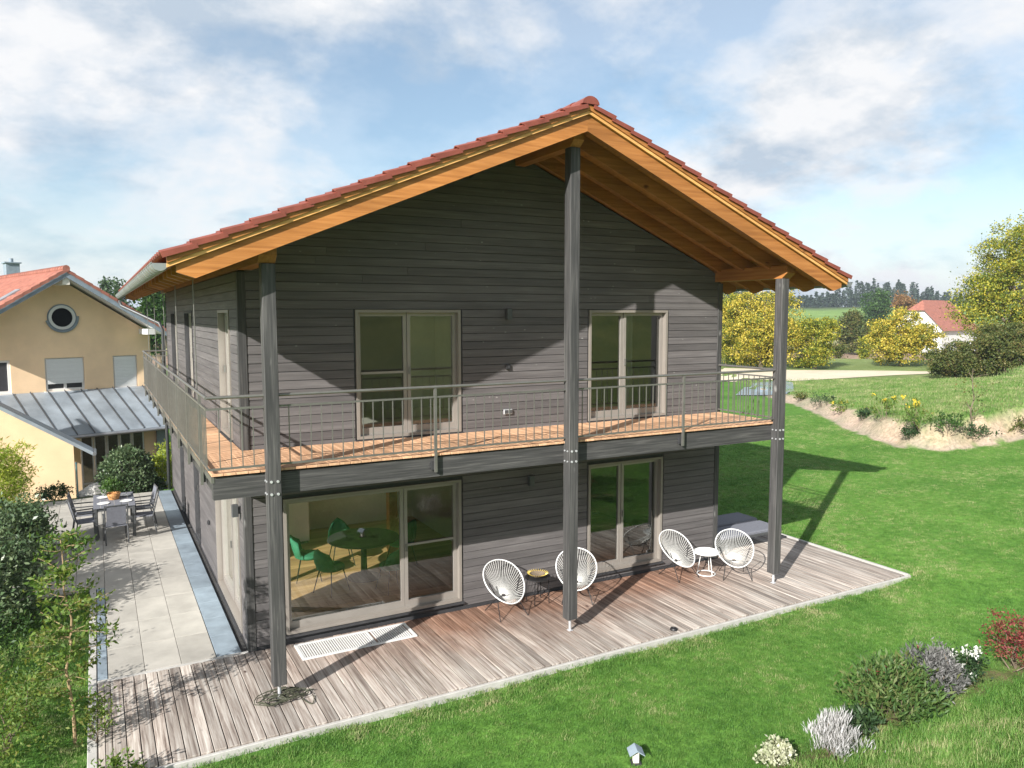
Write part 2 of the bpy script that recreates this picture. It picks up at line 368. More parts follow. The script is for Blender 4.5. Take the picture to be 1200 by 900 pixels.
# ------------------------------------------------------------------ ground sheet
def lin(a, b, step): return list(np.arange(a, b, step))
BED = None
def bed_dist(x, y):
    global BED
    if BED is None: BED = [hit(*p)[:2] for p in ((908, 895), (976, 888), (1003, 862), (1048, 842), (1090, 820), (1128, 803), (1188, 786), (1240, 765))]
    best = np.full(np.shape(x), 1e9)
    for a, b in zip(BED[:-1], BED[1:]):
        d = b-a; t = np.clip(((x-a[0])*d[0]+(y-a[1])*d[1])/(d@d), 0, 1); best = np.minimum(best, np.hypot(x-a[0]-t*d[0], y-a[1]-t*d[1]))
    return best
def build_ground():
    xs = [-1500, -900, -500, -300, -180, -120, -80, -55, -40, -30, -24, -19, -15, -12.5]+lin(-11, 2, 0.4)+lin(2, 34, 0.22)+lin(34, 60, 0.8)+[62, 66, 71, 77, 84, 92, 101, 111, 122, 135, 150, 170, 195, 220, 250, 280, 310, 350, 400, 450, 500, 560, 640, 760, 950, 1300, 1900]
    ys = [-1500, -900, -500, -300, -180, -120, -90, -70, -55, -45, -36, -30, -25, -20, -17, -14.5]+lin(-13, 24, 0.25)+lin(24, 48, 0.8)+[50, 54, 59, 65, 72, 80, 89, 99, 110, 122, 135, 150, 170, 195, 220, 250, 280, 310, 350, 400, 450, 500, 560, 640, 760, 950, 1300, 1900]
    xs = np.array(xs); ys = np.array(ys); X, Y = np.meshgrid(xs, ys); Z = H(X, Y)
    # keep the ground below the house, deck and patio
    z0 = ((X > -2.3) & (X < 12.1) & (Y > -2.8) & (Y < 1.9)) | ((X > -5.5) & (X < 9.4) & (Y > 0) & (Y < 12.3))
    Z = np.where(z0, Z-0.05, Z)
    n, m = X.shape
    v = np.stack([X, Y, Z], -1).reshape(-1, 3)
    idx = np.arange(n*m).reshape(n, m)
    f = np.stack([idx[:-1, :-1], idx[:-1, 1:], idx[1:, 1:], idx[1:, :-1]], -1).reshape(-1, 4)
    me = bpy.data.meshes.new('ground'); me.from_pydata(v.tolist(), [], f.tolist()); me.update()
    me.polygons.foreach_set('use_smooth', [True]*len(me.polygons))
    # colour zones of the ground itself: lawn, meadow, bare soil, far fields
    d, bh = bank_field(X, Y); r = np.hypot(X-CP[0], Y-CP[1])
    lawn = np.array([0.080, 0.190, 0.032]); meadow = np.array([0.16, 0.22, 0.075]); soil = np.array([0.40, 0.325, 0.22]); path = np.array([0.36, 0.31, 0.24])
    C = np.broadcast_to(lawn, X.shape+(3,)).copy()
    def blend(mask, col):
        nonlocal C
        C = C*(1-mask[..., None])+np.array(col)*mask[..., None]
    up = sst(0.5, 1.0, d+0.15*hnoise(X*2.1, Y*2.1)); blend(up, meadow)
    near = (Y < 24) & (X < 60)
    blend((sst(-0.22, -0.08, d+0.12*hnoise(X*3, Y*3))*(1-sst(0.5, 0.75, d+0.12*hnoise(X*3, Y*3))))*(near), path)
    blend((sst(0.05, 0.2, d+0.1*hnoise(X*3, Y*3))*(1-sst(0.5, 0.75, d+0.14*hnoise(X*3, Y*3))))*near*(0.35+0.65*sst(0.55, 0.85, bh))*(0.8+0.2*hnoise(X*4, Y*4)), soil)
    blend(sst(0.2, 2.5, -6.0-Y)*1.0*(X > 0), (0.135, 0.17, 0.055))
    blend(sst(76, 84, r), (0.14, 0.175, 0.06))
    a = np.degrees(np.arctan2(X-CP[0], Y-CP[1]))
    rr = r*(1+0.10*np.sin(np.radians(a)*9+1))
    blend(sst(104, 108, rr)*(1-sst(142, 148, rr)), (0.28, 0.21, 0.15))
    blend(sst(148, 155, rr)*(1-sst(240, 250, rr)), (0.30, 0.29, 0.145))
    blend(sst(240, 252, rr), (0.16, 0.27, 0.07))
    blend(sst(420, 430, rr), (0.05, 0.07, 0.03))
    blend(sst(12.4, 13.5, Y)*(1-sst(20, 26, Y))*(1-sst(2, 6, X)), (0.13, 0.11, 0.07))
    bd = bed_dist(X, Y); blend(0.8*(1-sst(0.10, 0.30, bd+0.10*hnoise(X*5, Y*5))), (0.12, 0.085, 0.055))
    ca = me.color_attributes.new('zone', 'FLOAT_COLOR', 'POINT')
    ca.data.foreach_set('color', np.concatenate([C, np.ones(C.shape[:2]+(1,))], -1).reshape(-1))
    mt, nt, b = nodes('ground'); at = nt.nodes.new('ShaderNodeVertexColor'); at.layer_name = 'zone'
    pos = coords(nt, rand=False, world=True)
    n1 = noise(nt, pos, 0.55, 6, 0.65); n2 = noise(nt, pos, 9.0, 6, 0.7); n3 = noise(nt, pos, 0.12, 3, 0.5)
    col = mixc(nt, 1.0, at.outputs[0], ramp(nt, n1, [(0.3, (0.72, 0.80, 0.74)), (0.7, (1.45, 1.25, 1.35))]), 'MULTIPLY')
    col = mixc(nt, 1.0, col, ramp(nt, n2, [(0.28, (0.55, 0.58, 0.55)), (0.72, (1.38, 1.34, 1.35))]), 'MULTIPLY')
    col = mixc(nt, 1.0, col, ramp(nt, n3, [(0.3, (0.86, 0.88, 0.86)), (0.7, (1.15, 1.12, 1.12))]), 'MULTIPLY')
    link(nt, col, b.inputs['Base Color']); b.inputs['Roughness'].default_value = 0.9; b.inputs['Specular IOR Level'].default_value = 0.1
    bump(nt, b, n2, 0.7, 0.05)
    put('ground', me, mt, kind='structure')
build_ground()
# ------------------------------------------------------------------ the timber house
W, LEN, XM = 9.08, 12.35, 4.54
ZB = 3.0                      # balcony floor
SL = 0.415
def zt(x): return 7.80-SL*abs(x-XM)      # top of the rafters
house = thing('timber_house', 'two-storey house clad in dark grey boards with red tiled gable roof and balcony', 'house')
OPEN_F = [(0.52, 0.14, 3.42, 2.22), (5.96, 0.16, 7.68, 2.22), (1.67, 3.02, 3.43, 5.02), (5.95, 3.02, 7.74, 5.02)]       # x0,z0,x1,z1
OPEN_L = [(0.55, 0.06, 3.15, 2.25), (5.75, 0.1, 6.6, 2.25), (8.85, 0.1, 9.7, 2.25), (0.85, 3.02, 2.0, 5.02), (5.85, 3.02, 7.35, 5.02), (9.3, 3.02, 10.8, 5.02)]
def cells(a0, a1, b0, b1, ops):
    As = sorted({a0, a1, *[o[0] for o in ops], *[o[2] for o in ops]}); Bs = sorted({b0, b1, *[o[1] for o in ops], *[o[3] for o in ops]})
    for i in range(len(As)-1):
        for j in range(len(Bs)-1):
            ca, cb = (As[i]+As[i+1])/2, (Bs[j]+Bs[j+1])/2
            if not any(o[0] < ca < o[2] and o[1] < cb < o[3] for o in ops): yield As[i], Bs[j], As[i+1], Bs[j+1]
T = 0.24; Z0 = -0.12; ZE = 5.565
def build_walls():
    # front wall core with gable top, side, back
    m = MB()
    for a0, b0, a1, b1 in cells(0, W, Z0, ZE, OPEN_F): m.box(a0, 0, b0, a1, T, b1)
    zr = zt(XM)-0.22
    m.add([(0,0,ZE),(W,0,ZE),(XM,0,zr),(0,T,ZE),(W,T,ZE),(XM,T,zr)], [(0,1,2),(5,4,3),(0,2,5,3),(1,4,5,2),(0,3,4,1)])
    wf = m.build('front_wall', M['dark'], house)
    m = MB()
    for a0, b0, a1, b1 in cells(T, LEN-T, Z0, ZE, OPEN_L): m.box(0, a0, b0, T, a1, b1)
    wl = m.build('left_wall', M['dark'], house)
    m = MB(); m.box(W-T, T, Z0, W, LEN-T, ZE); wr = m.build('right_wall', M['dark'], house)
    m = MB(); m.box(0, LEN-T, Z0, W, LEN, ZE)
    m.add([(0,LEN-T,ZE),(W,LEN-T,ZE),(XM,LEN-T,zr),(0,LEN,ZE),(W,LEN,ZE),(XM,LEN,zr)], [(0,1,2),(5,4,3),(0,2,5,3),(1,4,5,2),(0,3,4,1)])
    wb = m.build('back_wall', M['dark'], house)
    # weatherboards, one by one
    bh = 0.131; gap = 0.0045; th = 0.022
    def cut(a0, a1, z0, z1, ops):
        segs = [(a0, a1)]
        for o in ops:
            if o[1] < z1-0.02 and o[3] > z0+0.02:
                ns = []
                for s0, s1 in segs:
                    if o[2]+0.03 <= s0 or o[0]-0.03 >= s1: ns.append((s0, s1)); continue
                    if o[0]-0.03 > s0: ns.append((s0, o[0]-0.03))
                    if o[2]+0.03 < s1: ns.append((o[2]+0.03, s1))
                segs = ns
        return [s for s in segs if s[1]-s[0] > 0.05]
    k = 0; z = 0.05
    while z < zr-0.1:
        z1 = min(z+bh-gap, zr)
        lo, hi = 0.085, W-0.085
        segs = []
        for s0, s1 in cut(lo, hi, z, z1, OPEN_F):
            if s1-s0 > 3.2 and random.random() < 0.45:
                q = random.uniform(s0+1.0, s1-1.0); segs += [(s0, q-0.002), (q+0.002, s1)]
            else: segs.append((s0, s1))
        for s0, s1 in segs:
            # gable slope limits
            def lim(zz): 
                dx = (zr-zz)/SL-0.03
                return max(s0, XM-dx), min(s1, XM+dx)
            (l0, h0), (l1, h1) = lim(z), lim(z1)
            if h0-l0 < 0.08: continue
            if h1 <= l1: l1 = h1 = (l0+h0)/2
            y = -th-random.uniform(0, 0.003); t = 0.003
            MB().add([(l0,0,z),(h0,0,z),(h1,0,z1),(l1,0,z1),(l0,y,z+t),(h0,y,z+t),(h1,y+0.004,z1-t),(l1,y+0.004,z1-t)],
                     [(0,1,2,3),(7,6,5,4),(0,4,5,1),(1,5,6,2),(2,6,7,3),(3,7,4,0)]).build('board', M['clad_x'], wf)
        z += bh
    z = 0.05
    while z < ZE-0.05:
        z1 = min(z+bh-gap, ZE); t = 0.003
        for s0, s1 in cut(0.085, LEN-0.085, z, z1, OPEN_L):
            x = -th-random.uniform(0, 0.004)
            MB().add([(0,s0,z),(0,s1,z),(0,s1,z1),(0,s0,z1),(x,s0,z+t),(x,s1,z+t),(x+0.004,s1,z1-t),(x+0.004,s0,z1-t)],
                     [(3,2,1,0),(4,5,6,7),(1,5,4,0),(2,6,5,1),(3,7,6,2),(0,4,7,3)]).build('board', M['clad_y'], wl)
        MB().box(W, 0.085, z, W+th, LEN-0.085, z1).build('board', M['clad_y'], wr)
        z += bh
    # corner trims
    for cx, cy in ((-0.034, -0.034), (W-0.08, -0.034), (-0.034, LEN-0.08), (W-0.08, LEN-0.08)):
        MB().bbox(cx, cy, 0.0, cx+0.114, cy+0.114, ZE-0.02, 0.004).build('corner_board', M['post'], house)
    # plinth
    MB().box(-0.012, -0.012, -0.2, W+0.012, LEN+0.012, 0.045).build('plinth', M['dark'], house)
build_walls()
def frame_box(m, a0, z0, a1, z1, w, d0, d1, pl, bot=None):
    """four frame members; pl maps (a, depth, z) -> point"""
    bot = w if bot is None else bot
    for (p0, q0, p1, q1) in ((a0, z0, a0+w, z1), (a1-w, z0, a1, z1), (a0+w, z1-w, a1-w, z1), (a0+w, z0, a1-w, z0+bot)):
        m.hexa([pl(p0,d0,q0),pl(p1,d0,q0),pl(p1,d1,q0),pl(p0,d1,q0),pl(p0,d0,q1),pl(p1,d0,q1),pl(p1,d1,q1),pl(p0,d1,q1)])
def window(op, side, leaves, bars=(), sill=True, glass='glass', fm='frame', depth=0.09, screens=()):
    a0, z0, a1, z1 = op
    pl = (lambda a, d, z: (a, d, z)) if side == 'f' else (lambda a, d, z: (d, a, z))
    m = MB(); frame_box(m, a0+0.002, z0+0.002, a1-0.002, z1-0.002, 0.045, -0.035, 0.15, pl)
    w = m.build('window', M[fm], house)
    n = len(leaves)-1
    for i in range(n):
        l0, l1 = leaves[i], leaves[i+1]
        mm = MB(); dz = 0.004*i; ww = 0.055
        frame_box(mm, l0+0.003, z0+0.048, l1-0.003, z1-0.048, ww, depth-0.02-dz*3, depth+0.045-dz*3, pl, 0.11)
        mm.build('sash', M['alu'], w)
        g = MB(); e = ww-0.01
        P = [pl(l0+e, depth+0.012, z0+0.16), pl(l1-e, depth+0.012, z0+0.16), pl(l1-e, depth+0.012, z1-0.048-e), pl(l0+e, depth+0.012, z1-0.048-e)]
        Q = [pl(l0+e, depth+0.030, z0+0.16), pl(l1-e, depth+0.030, z0+0.16), pl(l1-e, depth+0.030, z1-0.048-e), pl(l0+e, depth+0.030, z1-0.048-e)]
        g.add(P+Q, [(0,1,2,3),(7,6,5,4),(0,4,5,1),(1,5,6,2),(2,6,7,3),(3,7,4,0)])
        g.v = g.v[:4]; g.f = [(0,1,2,3)]
        g.build('pane', M['glass_screen' if i in screens else glass], w)
        for bi, bz in bars:
            if bi == i:
                b = MB(); b.hexa([pl(l0+ww,depth-0.03,bz),pl(l1-ww,depth-0.03,bz),pl(l1-ww,depth-0.008,bz),pl(l0+ww,depth-0.03+0.022,bz),pl(l0+ww,depth-0.03,bz+0.035),pl(l1-ww,depth-0.03,bz+0.035),pl(l1-ww,depth-0.008,bz+0.035),pl(l0+ww,depth-0.008,bz+0.035)])
                b.build('screen_bar', M['alu'], w)
    if sill:
        s = MB(); pts = [pl(a0-0.03,-0.07,z0-0.035),pl(a1+0.03,-0.07,z0-0.035),pl(a1+0.03,0.02,z0-0.02),pl(a0-0.03,0.02,z0-0.02),pl(a0-0.03,-0.07,z0-0.012),pl(a1+0.03,-0.07,z0-0.012),pl(a1+0.03,0.02,z0-0.001),pl(a0-0.03,0.02,z0-0.001)]
        s.hexa(pts).build('sill', M['dark'], w)
    # handle
    hm = MB(); hx = leaves[1]+0.035 if n > 1 else leaves[-1]-0.035
    hm.hexa([pl(hx-0.012,depth-0.06,z0+0.98),pl(hx+0.012,depth-0.06,z0+0.98),pl(hx+0.012,depth-0.035,z0+0.98),pl(hx-0.012,depth-0.035,z0+0.98),pl(hx-0.012,depth-0.06,z0+1.1),pl(hx+0.012,depth-0.06,z0+1.1),pl(hx+0.012,depth-0.035,z0+1.1),pl(hx-0.012,depth-0.035,z0+1.1)])
    hm.build('handle', M['metal'], w)
    return w
window(OPEN_F[0], 'f', [0.567, 2.44, 3.373], [(1, 1.2)], screens=(1,))
window(OPEN_F[1], 'f', [6.007, 6.76, 7.633])
window(OPEN_F[2], 'f', [1.717, 2.53, 3.383], [(0, 4.02)], screens=(0,))
window(OPEN_F[3], 'f', [5.997, 6.77, 7.693])
window(OPEN_L[0], 's', [0.61, 1.85, 3.09], fm='frame', glass='glass')
for k in (1, 2): window(OPEN_L[k], 's', [OPEN_L[k][0]+0.06, OPEN_L[k][2]-0.06], glass='glass_dark', fm='dark')
window(OPEN_L[3], 's', [0.91, 1.94], fm='frame')
window(OPEN_L[4], 's', [5.91, 6.6, 7.29], fm='dark'); window(OPEN_L[5], 's', [9.36, 10.05, 10.74], fm='dark')
# --- interior shell
MB().box(T+0.01, T+0.01, 0.06, W-T-0.01, LEN-T-0.01, 0.10).build('interior_screed', M['interior'], house)
fl = MB().box(T+0.01, T+0.01, 2.62, W-T-0.01, LEN-T-0.01, 2.86).build('storey_ceiling', M['interior'], house)
MB().box(T+0.01, 5.6, 0.1, W-T-0.01, 5.7, 2.62).build('partition_wall', M['interior'], house)
MB().box(4.7, T+0.02, 0.1, 4.8, 5.59, 2.62).build('partition_wall', M['interior'], house)
MB().box(T+0.01, 4.6, 2.87, W-T-0.01, 4.7, 5.4).build('partition_wall', M['interior'], house)
MB().box(4.9, T+0.02, 2.87, 5.0, 4.59, 5.4).build('partition_wall', M['interior'], house)
MB().box(T+0.01, T+0.01, 5.41, W-T-0.01, LEN-T-0.01, 5.5).build('attic_ceiling', M['interior'], house)
MB().box(T+0.003, T+0.003, 0.101, T+0.009, LEN-T-0.01, 2.6).build('inner_lining', M['interior'], house) if False else None
def floor_boards(z, x0, x1, y0, y1, name):
    y = y0; k = 0
    while y < y1-0.02:
        MB().box(x0, y, z, x1, y+0.196, z+0.018).build('floorboard', M['oak'], house); y += 0.2
floor_boards(0.102, T+0.02, 4.69, T+0.02, 5.55, 'a'); floor_boards(0.102, 4.81, W-T-0.02, T+0.02, 3.6, 'b')
floor_boards(2.862, T+0.02, 4.89, T+0.02, 2.4, 'c'); floor_boards(2.862, 5.01, W-T-0.02, T+0.02, 2.4, 'd')
# --- posts
PY = -1.63; PH = 0.084
for px, ztop in ((0.083, 5.57), (4.54, 7.40), (8.99, 5.57)):
    p = MB().bbox(px-PH, PY-PH, 0.20, px+PH, PY+PH, ztop, 0.006).build('post', M['post'], house)
    m = MB().tube((px, PY, 0.012), (px, PY, 0.20), 0.022, n=12); m.box(px-0.035, PY-0.035, 0.001, px+0.035, PY+0.035, 0.012); m.box(px-0.06, PY-0.06, 0.186, px+0.06, PY+0.06, 0.199)
    m.build('post_foot', M['galv'], p)
    for dz in (2.70, 2.86):
        for dx in (-0.04, 0.04):
            MB().tube((px+dx, PY-PH-0.014, dz), (px+dx, PY-PH+0.01, dz), 0.017, n=10).build('bolt', M['galv'], p)
            MB().tube((px-PH-0.012, PY+dx, dz), (px-PH+0.01, PY+dx, dz), 0.013, n=8).build('bolt', M['galv'], p)
# --- roof timber
YV = -2.05; YB = LEN+1.7; XE = 5.62
RB = 0.235
roof = MB()
for sgn in (-1, 1):     # sarking deck
    xe = XM+sgn*XE
    pts = [(XM,YV+0.012,zt(XM)+0.001),(xe,YV+0.012,zt(xe)+0.001),(xe,YB,zt(xe)+0.001),(XM,YB,zt(XM)+0.001)]
    roof.hexa(pts+[(a,b,c+0.03) for a,b,c in pts])
roof = roof.build('roof', M['larch_y'], house)
def rafter(y, sgn, name='rafter', w=0.09, drop=0.0):
    xe = XM+sgn*(XE-0.10)
    y0, y1 = y-w/2, y+w/2
    top = [(XM, zt(XM)), (xe, zt(xe))]
    # sloping member with a plumb-cut, chamfered tail
    zb = lambda x: zt(x)-RB
    t1 = XM+sgn*(XE-0.30)
    prof = [(XM, zt(XM)-0.001), (xe, zt(xe)-0.001), (xe, zt(xe)-0.09), (t1, zb(t1)), (XM, zb(XM))]
    vs = [(a, y0, c) for a, c in prof]+[(a, y1, c) for a, c in prof]
    fs = [(0,1,2,3,4), (9,8,7,6,5)]+[(i, i+5, (i+1) % 5+5, (i+1) % 5) for i in range(5)]
    MB().add(vs, fs).build(name, M['larch_x'], roof)
yr = [YV+0.075, -1.38, -0.74, -0.13]+list(np.arange(0.62, YB-0.1, 0.78))
for sgn in (-1, 1):
    for y in yr: rafter(y, sgn)
    # verge boards above the rafter: two stepped strips
    xe = XM+sgn*XE
    for (o0, o1, yy, mt) in ((0.0, 0.045, YV-0.014, 'strip'), (0.047, 0.122, YV-0.034, 'larch_x')):
        m = MB(); a, b = XM, xe
        m.hexa([(a,yy,zt(a)+o0),(b,yy,zt(b)+o0),(b,yy+0.04,zt(b)+o0),(a,yy+0.04,zt(a)+o0),(a,yy,zt(a)+o1),(b,yy,zt(b)+o1),(b,yy+0.04,zt(b)+o1),(a,yy+0.04,zt(a)+o1)])
        m.build('verge_board', M[mt], roof)
# purlins
def purlin(x, zb_, zt_, w=0.16):
    y0 = -1.80
    m = MB(); prof = [(y0, zt_), (YB-0.3, zt_), (YB-0.3, zb_), (y0+0.11, zb_), (y0, zb_+0.09)]
    vs = [(x-w/2, a, c) for a, c in prof]+[(x+w/2, a, c) for a, c in prof]
    m.add(vs, [(4,3,2,1,0), (5,6,7,8,9)]+[(i, (i+1) % 5, (i+1) % 5+5, i+5) for i in range(5)])
    m.build('purlin', M['larch_y'], roof)
purlin(0.065, 5.572, 5.80, 0.21); purlin(W-0.065, 5.572, 5.80, 0.21); purlin(4.54, 7.402, 7.64, 0.18)
# --- tiles
def tile_mesh(flange):
    """interlocking pantile in slope coordinates: x down the slope, y across, z up; sits on z=0"""
    m = MB(); Lx, Wy, n = 0.395, 0.298, 10
    top = []
    for i in range(n+1):
        t = i/n; y = t*Wy; z = 0.012+0.030*math.sin(math.pi*min(1, t/0.55))**2*(t < 0.55)+0.006*(t > 0.9)
        top.append((y, z))
    vs = []
    for x, dz in ((0.0, 0.006), (Lx, 0.046)):
        for y, z in top: vs.append((x, y, z+dz))
        for y, z in top: vs.append((x, y, z+dz-0.018))
    k = n+1; fs = []
    for i in range(n):
        fs.append((i, 2*k+i, 2*k+i+1, i+1)); fs.append((k+i, k+i+1, 3*k+i+1, 3*k+i))
        fs.append((2*k+i, 3*k+i, 3*k+i+1, 2*k+i+1)); fs.append((i, i+1, k+i+1, k+i))
    fs += [(0, k, 3*k, 2*k), (n, 2*k+n, 3*k+n, k+n)]
    m.add(vs, fs)
    if flange: m.hexa([(0.0,-0.02,-0.035),(Lx,-0.02,-0.005),(Lx,0.0,-0.005),(0.0,0.0,-0.035),(0.0,-0.02,0.020),(Lx,-0.02,0.062),(Lx,0.0,0.062),(0.0,0.0,0.020)])
    return m
ang = math.atan(SL); PITCH = 0.355; NR = 17
tm_flange = tile_mesh(True); tm = tile_mesh(False)
me_fl = tm_flange.mesh('verge_tile'); me_fl.materials.append(M['tile'])
def tile_matrix(row, y, sgn):
    # sgn -1: slope falls to -x
    s = 0.06+row*PITCH; ca, sa = math.cos(ang), math.sin(ang)
    x = XM+sgn*s*ca; z = zt(XM)+0.125-s*sa
    ex = Vector((sgn*ca, 0, -sa)); ez = Vector((sgn*sa, 0, ca)); ey = Vector((0, 1, 0))
    return Matrix(((ex.x, ey.x, ez.x, x), (ex.y, ey.y, ez.y, y), (ex.z, ey.z, ez.z, z), (0, 0, 0, 1)))
field = MB()
for sgn in (-1, 1):
    for row in range(NR):
        mt = tile_matrix(row, YV-0.045, sgn)
        o = put('verge_tile', me_fl, None, roof); o.matrix_local = mt @ Matrix.Translation((random.uniform(-.004, .004), random.uniform(-.004, .004), 0))
        y = YV-0.03+0.30
        while y < YB:
            mt = tile_matrix(row, y, sgn); field.add([mt @ Vector(v) for v in tm.v], tm.f); y += 0.30
field.build('tile_field', M['tile'], roof, kind='stuff')
y = YV-0.06
rm = MB()
for i in range(13):
    pass
prof = [(0.135*math.cos(math.pi*i/10), 0.105*math.sin(math.pi*i/10)) for i in range(11)]
vs = []; fs = []
for yy, s in ((0.0, 1.06), (0.40, 0.94)):
    for a, c in prof: vs.append((a*s, yy, c*s))
for i in range(10): fs.append((i, i+1, 11+i+1, 11+i))
fs.append(tuple(range(10, -1, -1))); fs.append(tuple(range(11, 22))); fs.append((0, 11, 21, 10))
rm.add(vs, fs); me_r = rm.mesh('ridge_tile'); me_r.materials.append(M['tile'])
while y < YB: put('ridge_tile', me_r, None, roof, loc=(XM, y, zt(XM)+0.125)); y += 0.37
# --- gutters
def gutter(sgn):
    x0 = XM+sgn*(XE+0.07); z0 = zt(x0)+0.075; n = 12; R = 0.085
    def ring(y, R, k=1): return [(x0+R*math.cos(math.pi+math.pi*i/n), y, z0+R*math.sin(math.pi+math.pi*i/n)) for i in range(n+1)]
    m = MB(); a, b = ring(YV-0.0, R), ring(YB, R); c, d = ring(YV-0.0, R-0.006), ring(YB, R-0.006)
    vs = a+b+c+d; k = n+1; fs = []
    for i in range(n): fs += [(i, k+i, k+i+1, i+1), (2*k+i, 2*k+i+1, 3*k+i+1, 3*k+i)]
    m.add(vs, fs); m.add(ring(YV, R), [tuple(range(n+1))]); m.add(ring(YB, R), [tuple(range(n, -1, -1))])
    m.tube((x0-sgn*-R, YV, z0), (x0-sgn*-R, YB, z0), 0.011, n=6)
    g = m.build('gutter', M['zinc'], house)
    for y in np.arange(YV+0.15, YB, 0.39):
        p = [Vector((x0+(R+0.005)*math.cos(math.pi+math.pi*i/8), y, z0+(R+0.005)*math.sin(math.pi+math.pi*i/8))) for i in range(9)]
        MB().path(p, 0.010, 5).build('gutter_bracket', M['zinc'], g)
gutter(-1); gutter(1)
MB().path([(XM-XE-0.07, YB-0.25, 5.35), (XM-XE-0.02, YB-0.3, 5.2), (-0.2, LEN+0.1, 4.7), (-0.12, LEN+0.12, 4.5), (-0.12, LEN+0.12, -1.6)], 0.045, 10).build('downpipe', M['grey_metal'], house, smooth=True)
# --- balcony
BX0, BY0 = -0.64, -1.555
balc = MB()
balc.box(BX0+0.02, BY0+0.005, 2.665, W-0.01, BY0+0.145, 2.945)
balc = balc.build('balcony', M['beam_x'], house)
MB().box(BX0, BY0, 2.88, BX0+0.035, LEN-0.2, 2.955).build('edge_angle', M['metal'], balc)
MB().box(BX0+0.04, BY0+0.15, 2.72, BX0+0.14, LEN-0.2, 2.945).build('edge_beam', M['beam_y'], balc)
for x in np.arange(0.5, W, 0.85): MB().box(x, BY0+0.15, 2.74, x+0.08, -0.03, 2.945).build('joist', M['beam_y'], balc)
for y in np.arange(0.5, LEN-0.4, 0.85): MB().box(BX0+0.145, y, 2.74, -0.036, y+0.08, 2.944).build('joist', M['beam_x'], balc)
pm = MB().bbox(0, 0, 0, 0.138, 1.0, 0.028, 0.004)
x = BX0+0.002; mesh_cache = {}
PBACK = -0.036
me_p = MB().bbox(0, 0, 0, 0.139, PBACK-(BY0-0.03), 0.03, 0.003).mesh('balcony_plank'); me_p.materials.append(M['balcony_plank'])
while x < W-0.05:
    put('plank', me_p, None, balc, loc=(x, BY0-0.03+random.uniform(-0.004, 0.004), 2.97)); x += 0.145
me_p2 = MB().bbox(0, 0, 0, -0.036-BX0, 0.139, 0.03, 0.003).mesh('balcony_plank_side'); me_p2.materials.append(M['balcony_plank_x'])
y = PBACK+0.006
while y < LEN-0.3:
    put('plank', me_p2, None, balc, loc=(BX0, y, 2.97)); y += 0.145
# --- railings
ZT = 3.94; ZM = 3.80; ZL = 3.06
me_bar = MB().box(-0.006, -0.006, ZL+0.012, 0.006, 0.006, ZM-0.012).mesh('baluster'); me_bar.materials.append(M['metal'])
def rail(p0, p1, posts, label_part='railing', spacing=0.14, brackets=True, inset=0.02):
    p0 = Vector((p0[0], p0[1], 0)); p1 = Vector((p1[0], p1[1], 0)); d = p1-p0; L = d.length; d.normalize(); nrm = Vector((d.y, -d.x, 0))
    m = MB(); m.tube(p0+Vector((0,0,ZT)), p1+Vector((0,0,ZT)), 0.021, n=10)
    r = m.build('railing', M['metal'], house, smooth=False)
    for z, hw, hz in ((ZM, 0.012, 0.012), (ZL, 0.012, 0.012)):
        a, b = p0, p1; q = nrm*hw
        MB().hexa([a-q+Vector((0,0,z-hz)), b-q+Vector((0,0,z-hz)), b+q+Vector((0,0,z-hz)), a+q+Vector((0,0,z-hz)), a-q+Vector((0,0,z+hz)), b-q+Vector((0,0,z+hz)), b+q+Vector((0,0,z+hz)), a+q+Vector((0,0,z+hz))]).build('rail_bar', M['metal'], r)
    n = int(round(L/spacing))
    for i in range(1, n):
        p = p0+d*(L*i/n)
        if any(abs((p-p0).length-t) < 0.05 for t in posts): continue
        put('baluster', me_bar, None, r, loc=(p.x, p.y, 0), rz=math.atan2(d.y, d.x))
    for t in posts:
        p = p0+d*t; m = MB(); q = nrm*0.018; e = d*0.018; lo = Vector((0,0,2.74)); hi = Vector((0,0,ZT-0.018))
        off = nrm*0.0
        m.hexa([p-e-q+lo, p+e-q+lo, p+e+q+lo, p-e+q+lo, p-e-q+hi, p+e-q+hi, p+e+q+hi, p-e+q+hi])
        m.build('rail_post', M['metal'], r)
        if brackets:
            c = p-nrm*0.05
            m = MB(); e2 = d*0.075
            for zz in (2.80, 2.86): m.tube(c-e2+Vector((0,0,zz)), c+e2*0.2+Vector((0,0,zz)), 0.011, n=8)
            b0 = p-e2*0.8; 
            m.hexa([b0-nrm*0.045+Vector((0,0,2.77)), p-nrm*0.045+Vector((0,0,2.77)), p-nrm*0.02+Vector((0,0,2.77)), b0-nrm*0.02+Vector((0,0,2.77)), b0-nrm*0.045+Vector((0,0,2.89)), p-nrm*0.045+Vector((0,0,2.89)), p-nrm*0.02+Vector((0,0,2.89)), b0-nrm*0.02+Vector((0,0,2.89))])
            m.build('rail_bracket', M['dark'], r)
    return r
RY = BY0-0.045; RX = BX0-0.03
rail((RX, RY), (0.083-PH, RY), [], brackets=False)
rail((0.083+PH, RY), (4.54-PH, RY), [2.31-0.083-PH])
rail((4.54+PH, RY), (8.99-PH, RY), [6.79-4.54-PH])
rail((8.99+0.03, RY+0.07), (W-0.03, -0.04), [], brackets=False)
rail((RX, LEN-0.25), (RX, RY), list(np.arange(0.5, 13.5, 1.56)))
rail((-0.04, LEN-0.25), (RX, LEN-0.25), [], brackets=False)
# tension rods from the eaves to the balcony edge
for yy in (10.2, 7.6, 4.95, 2.4, -0.2):
    MB().tube((BX0+0.02, yy, 2.96), (BX0+0.02, yy, zt(BX0)-0.1), 0.007, n=6).build('tie_rod', M['metal'], house)
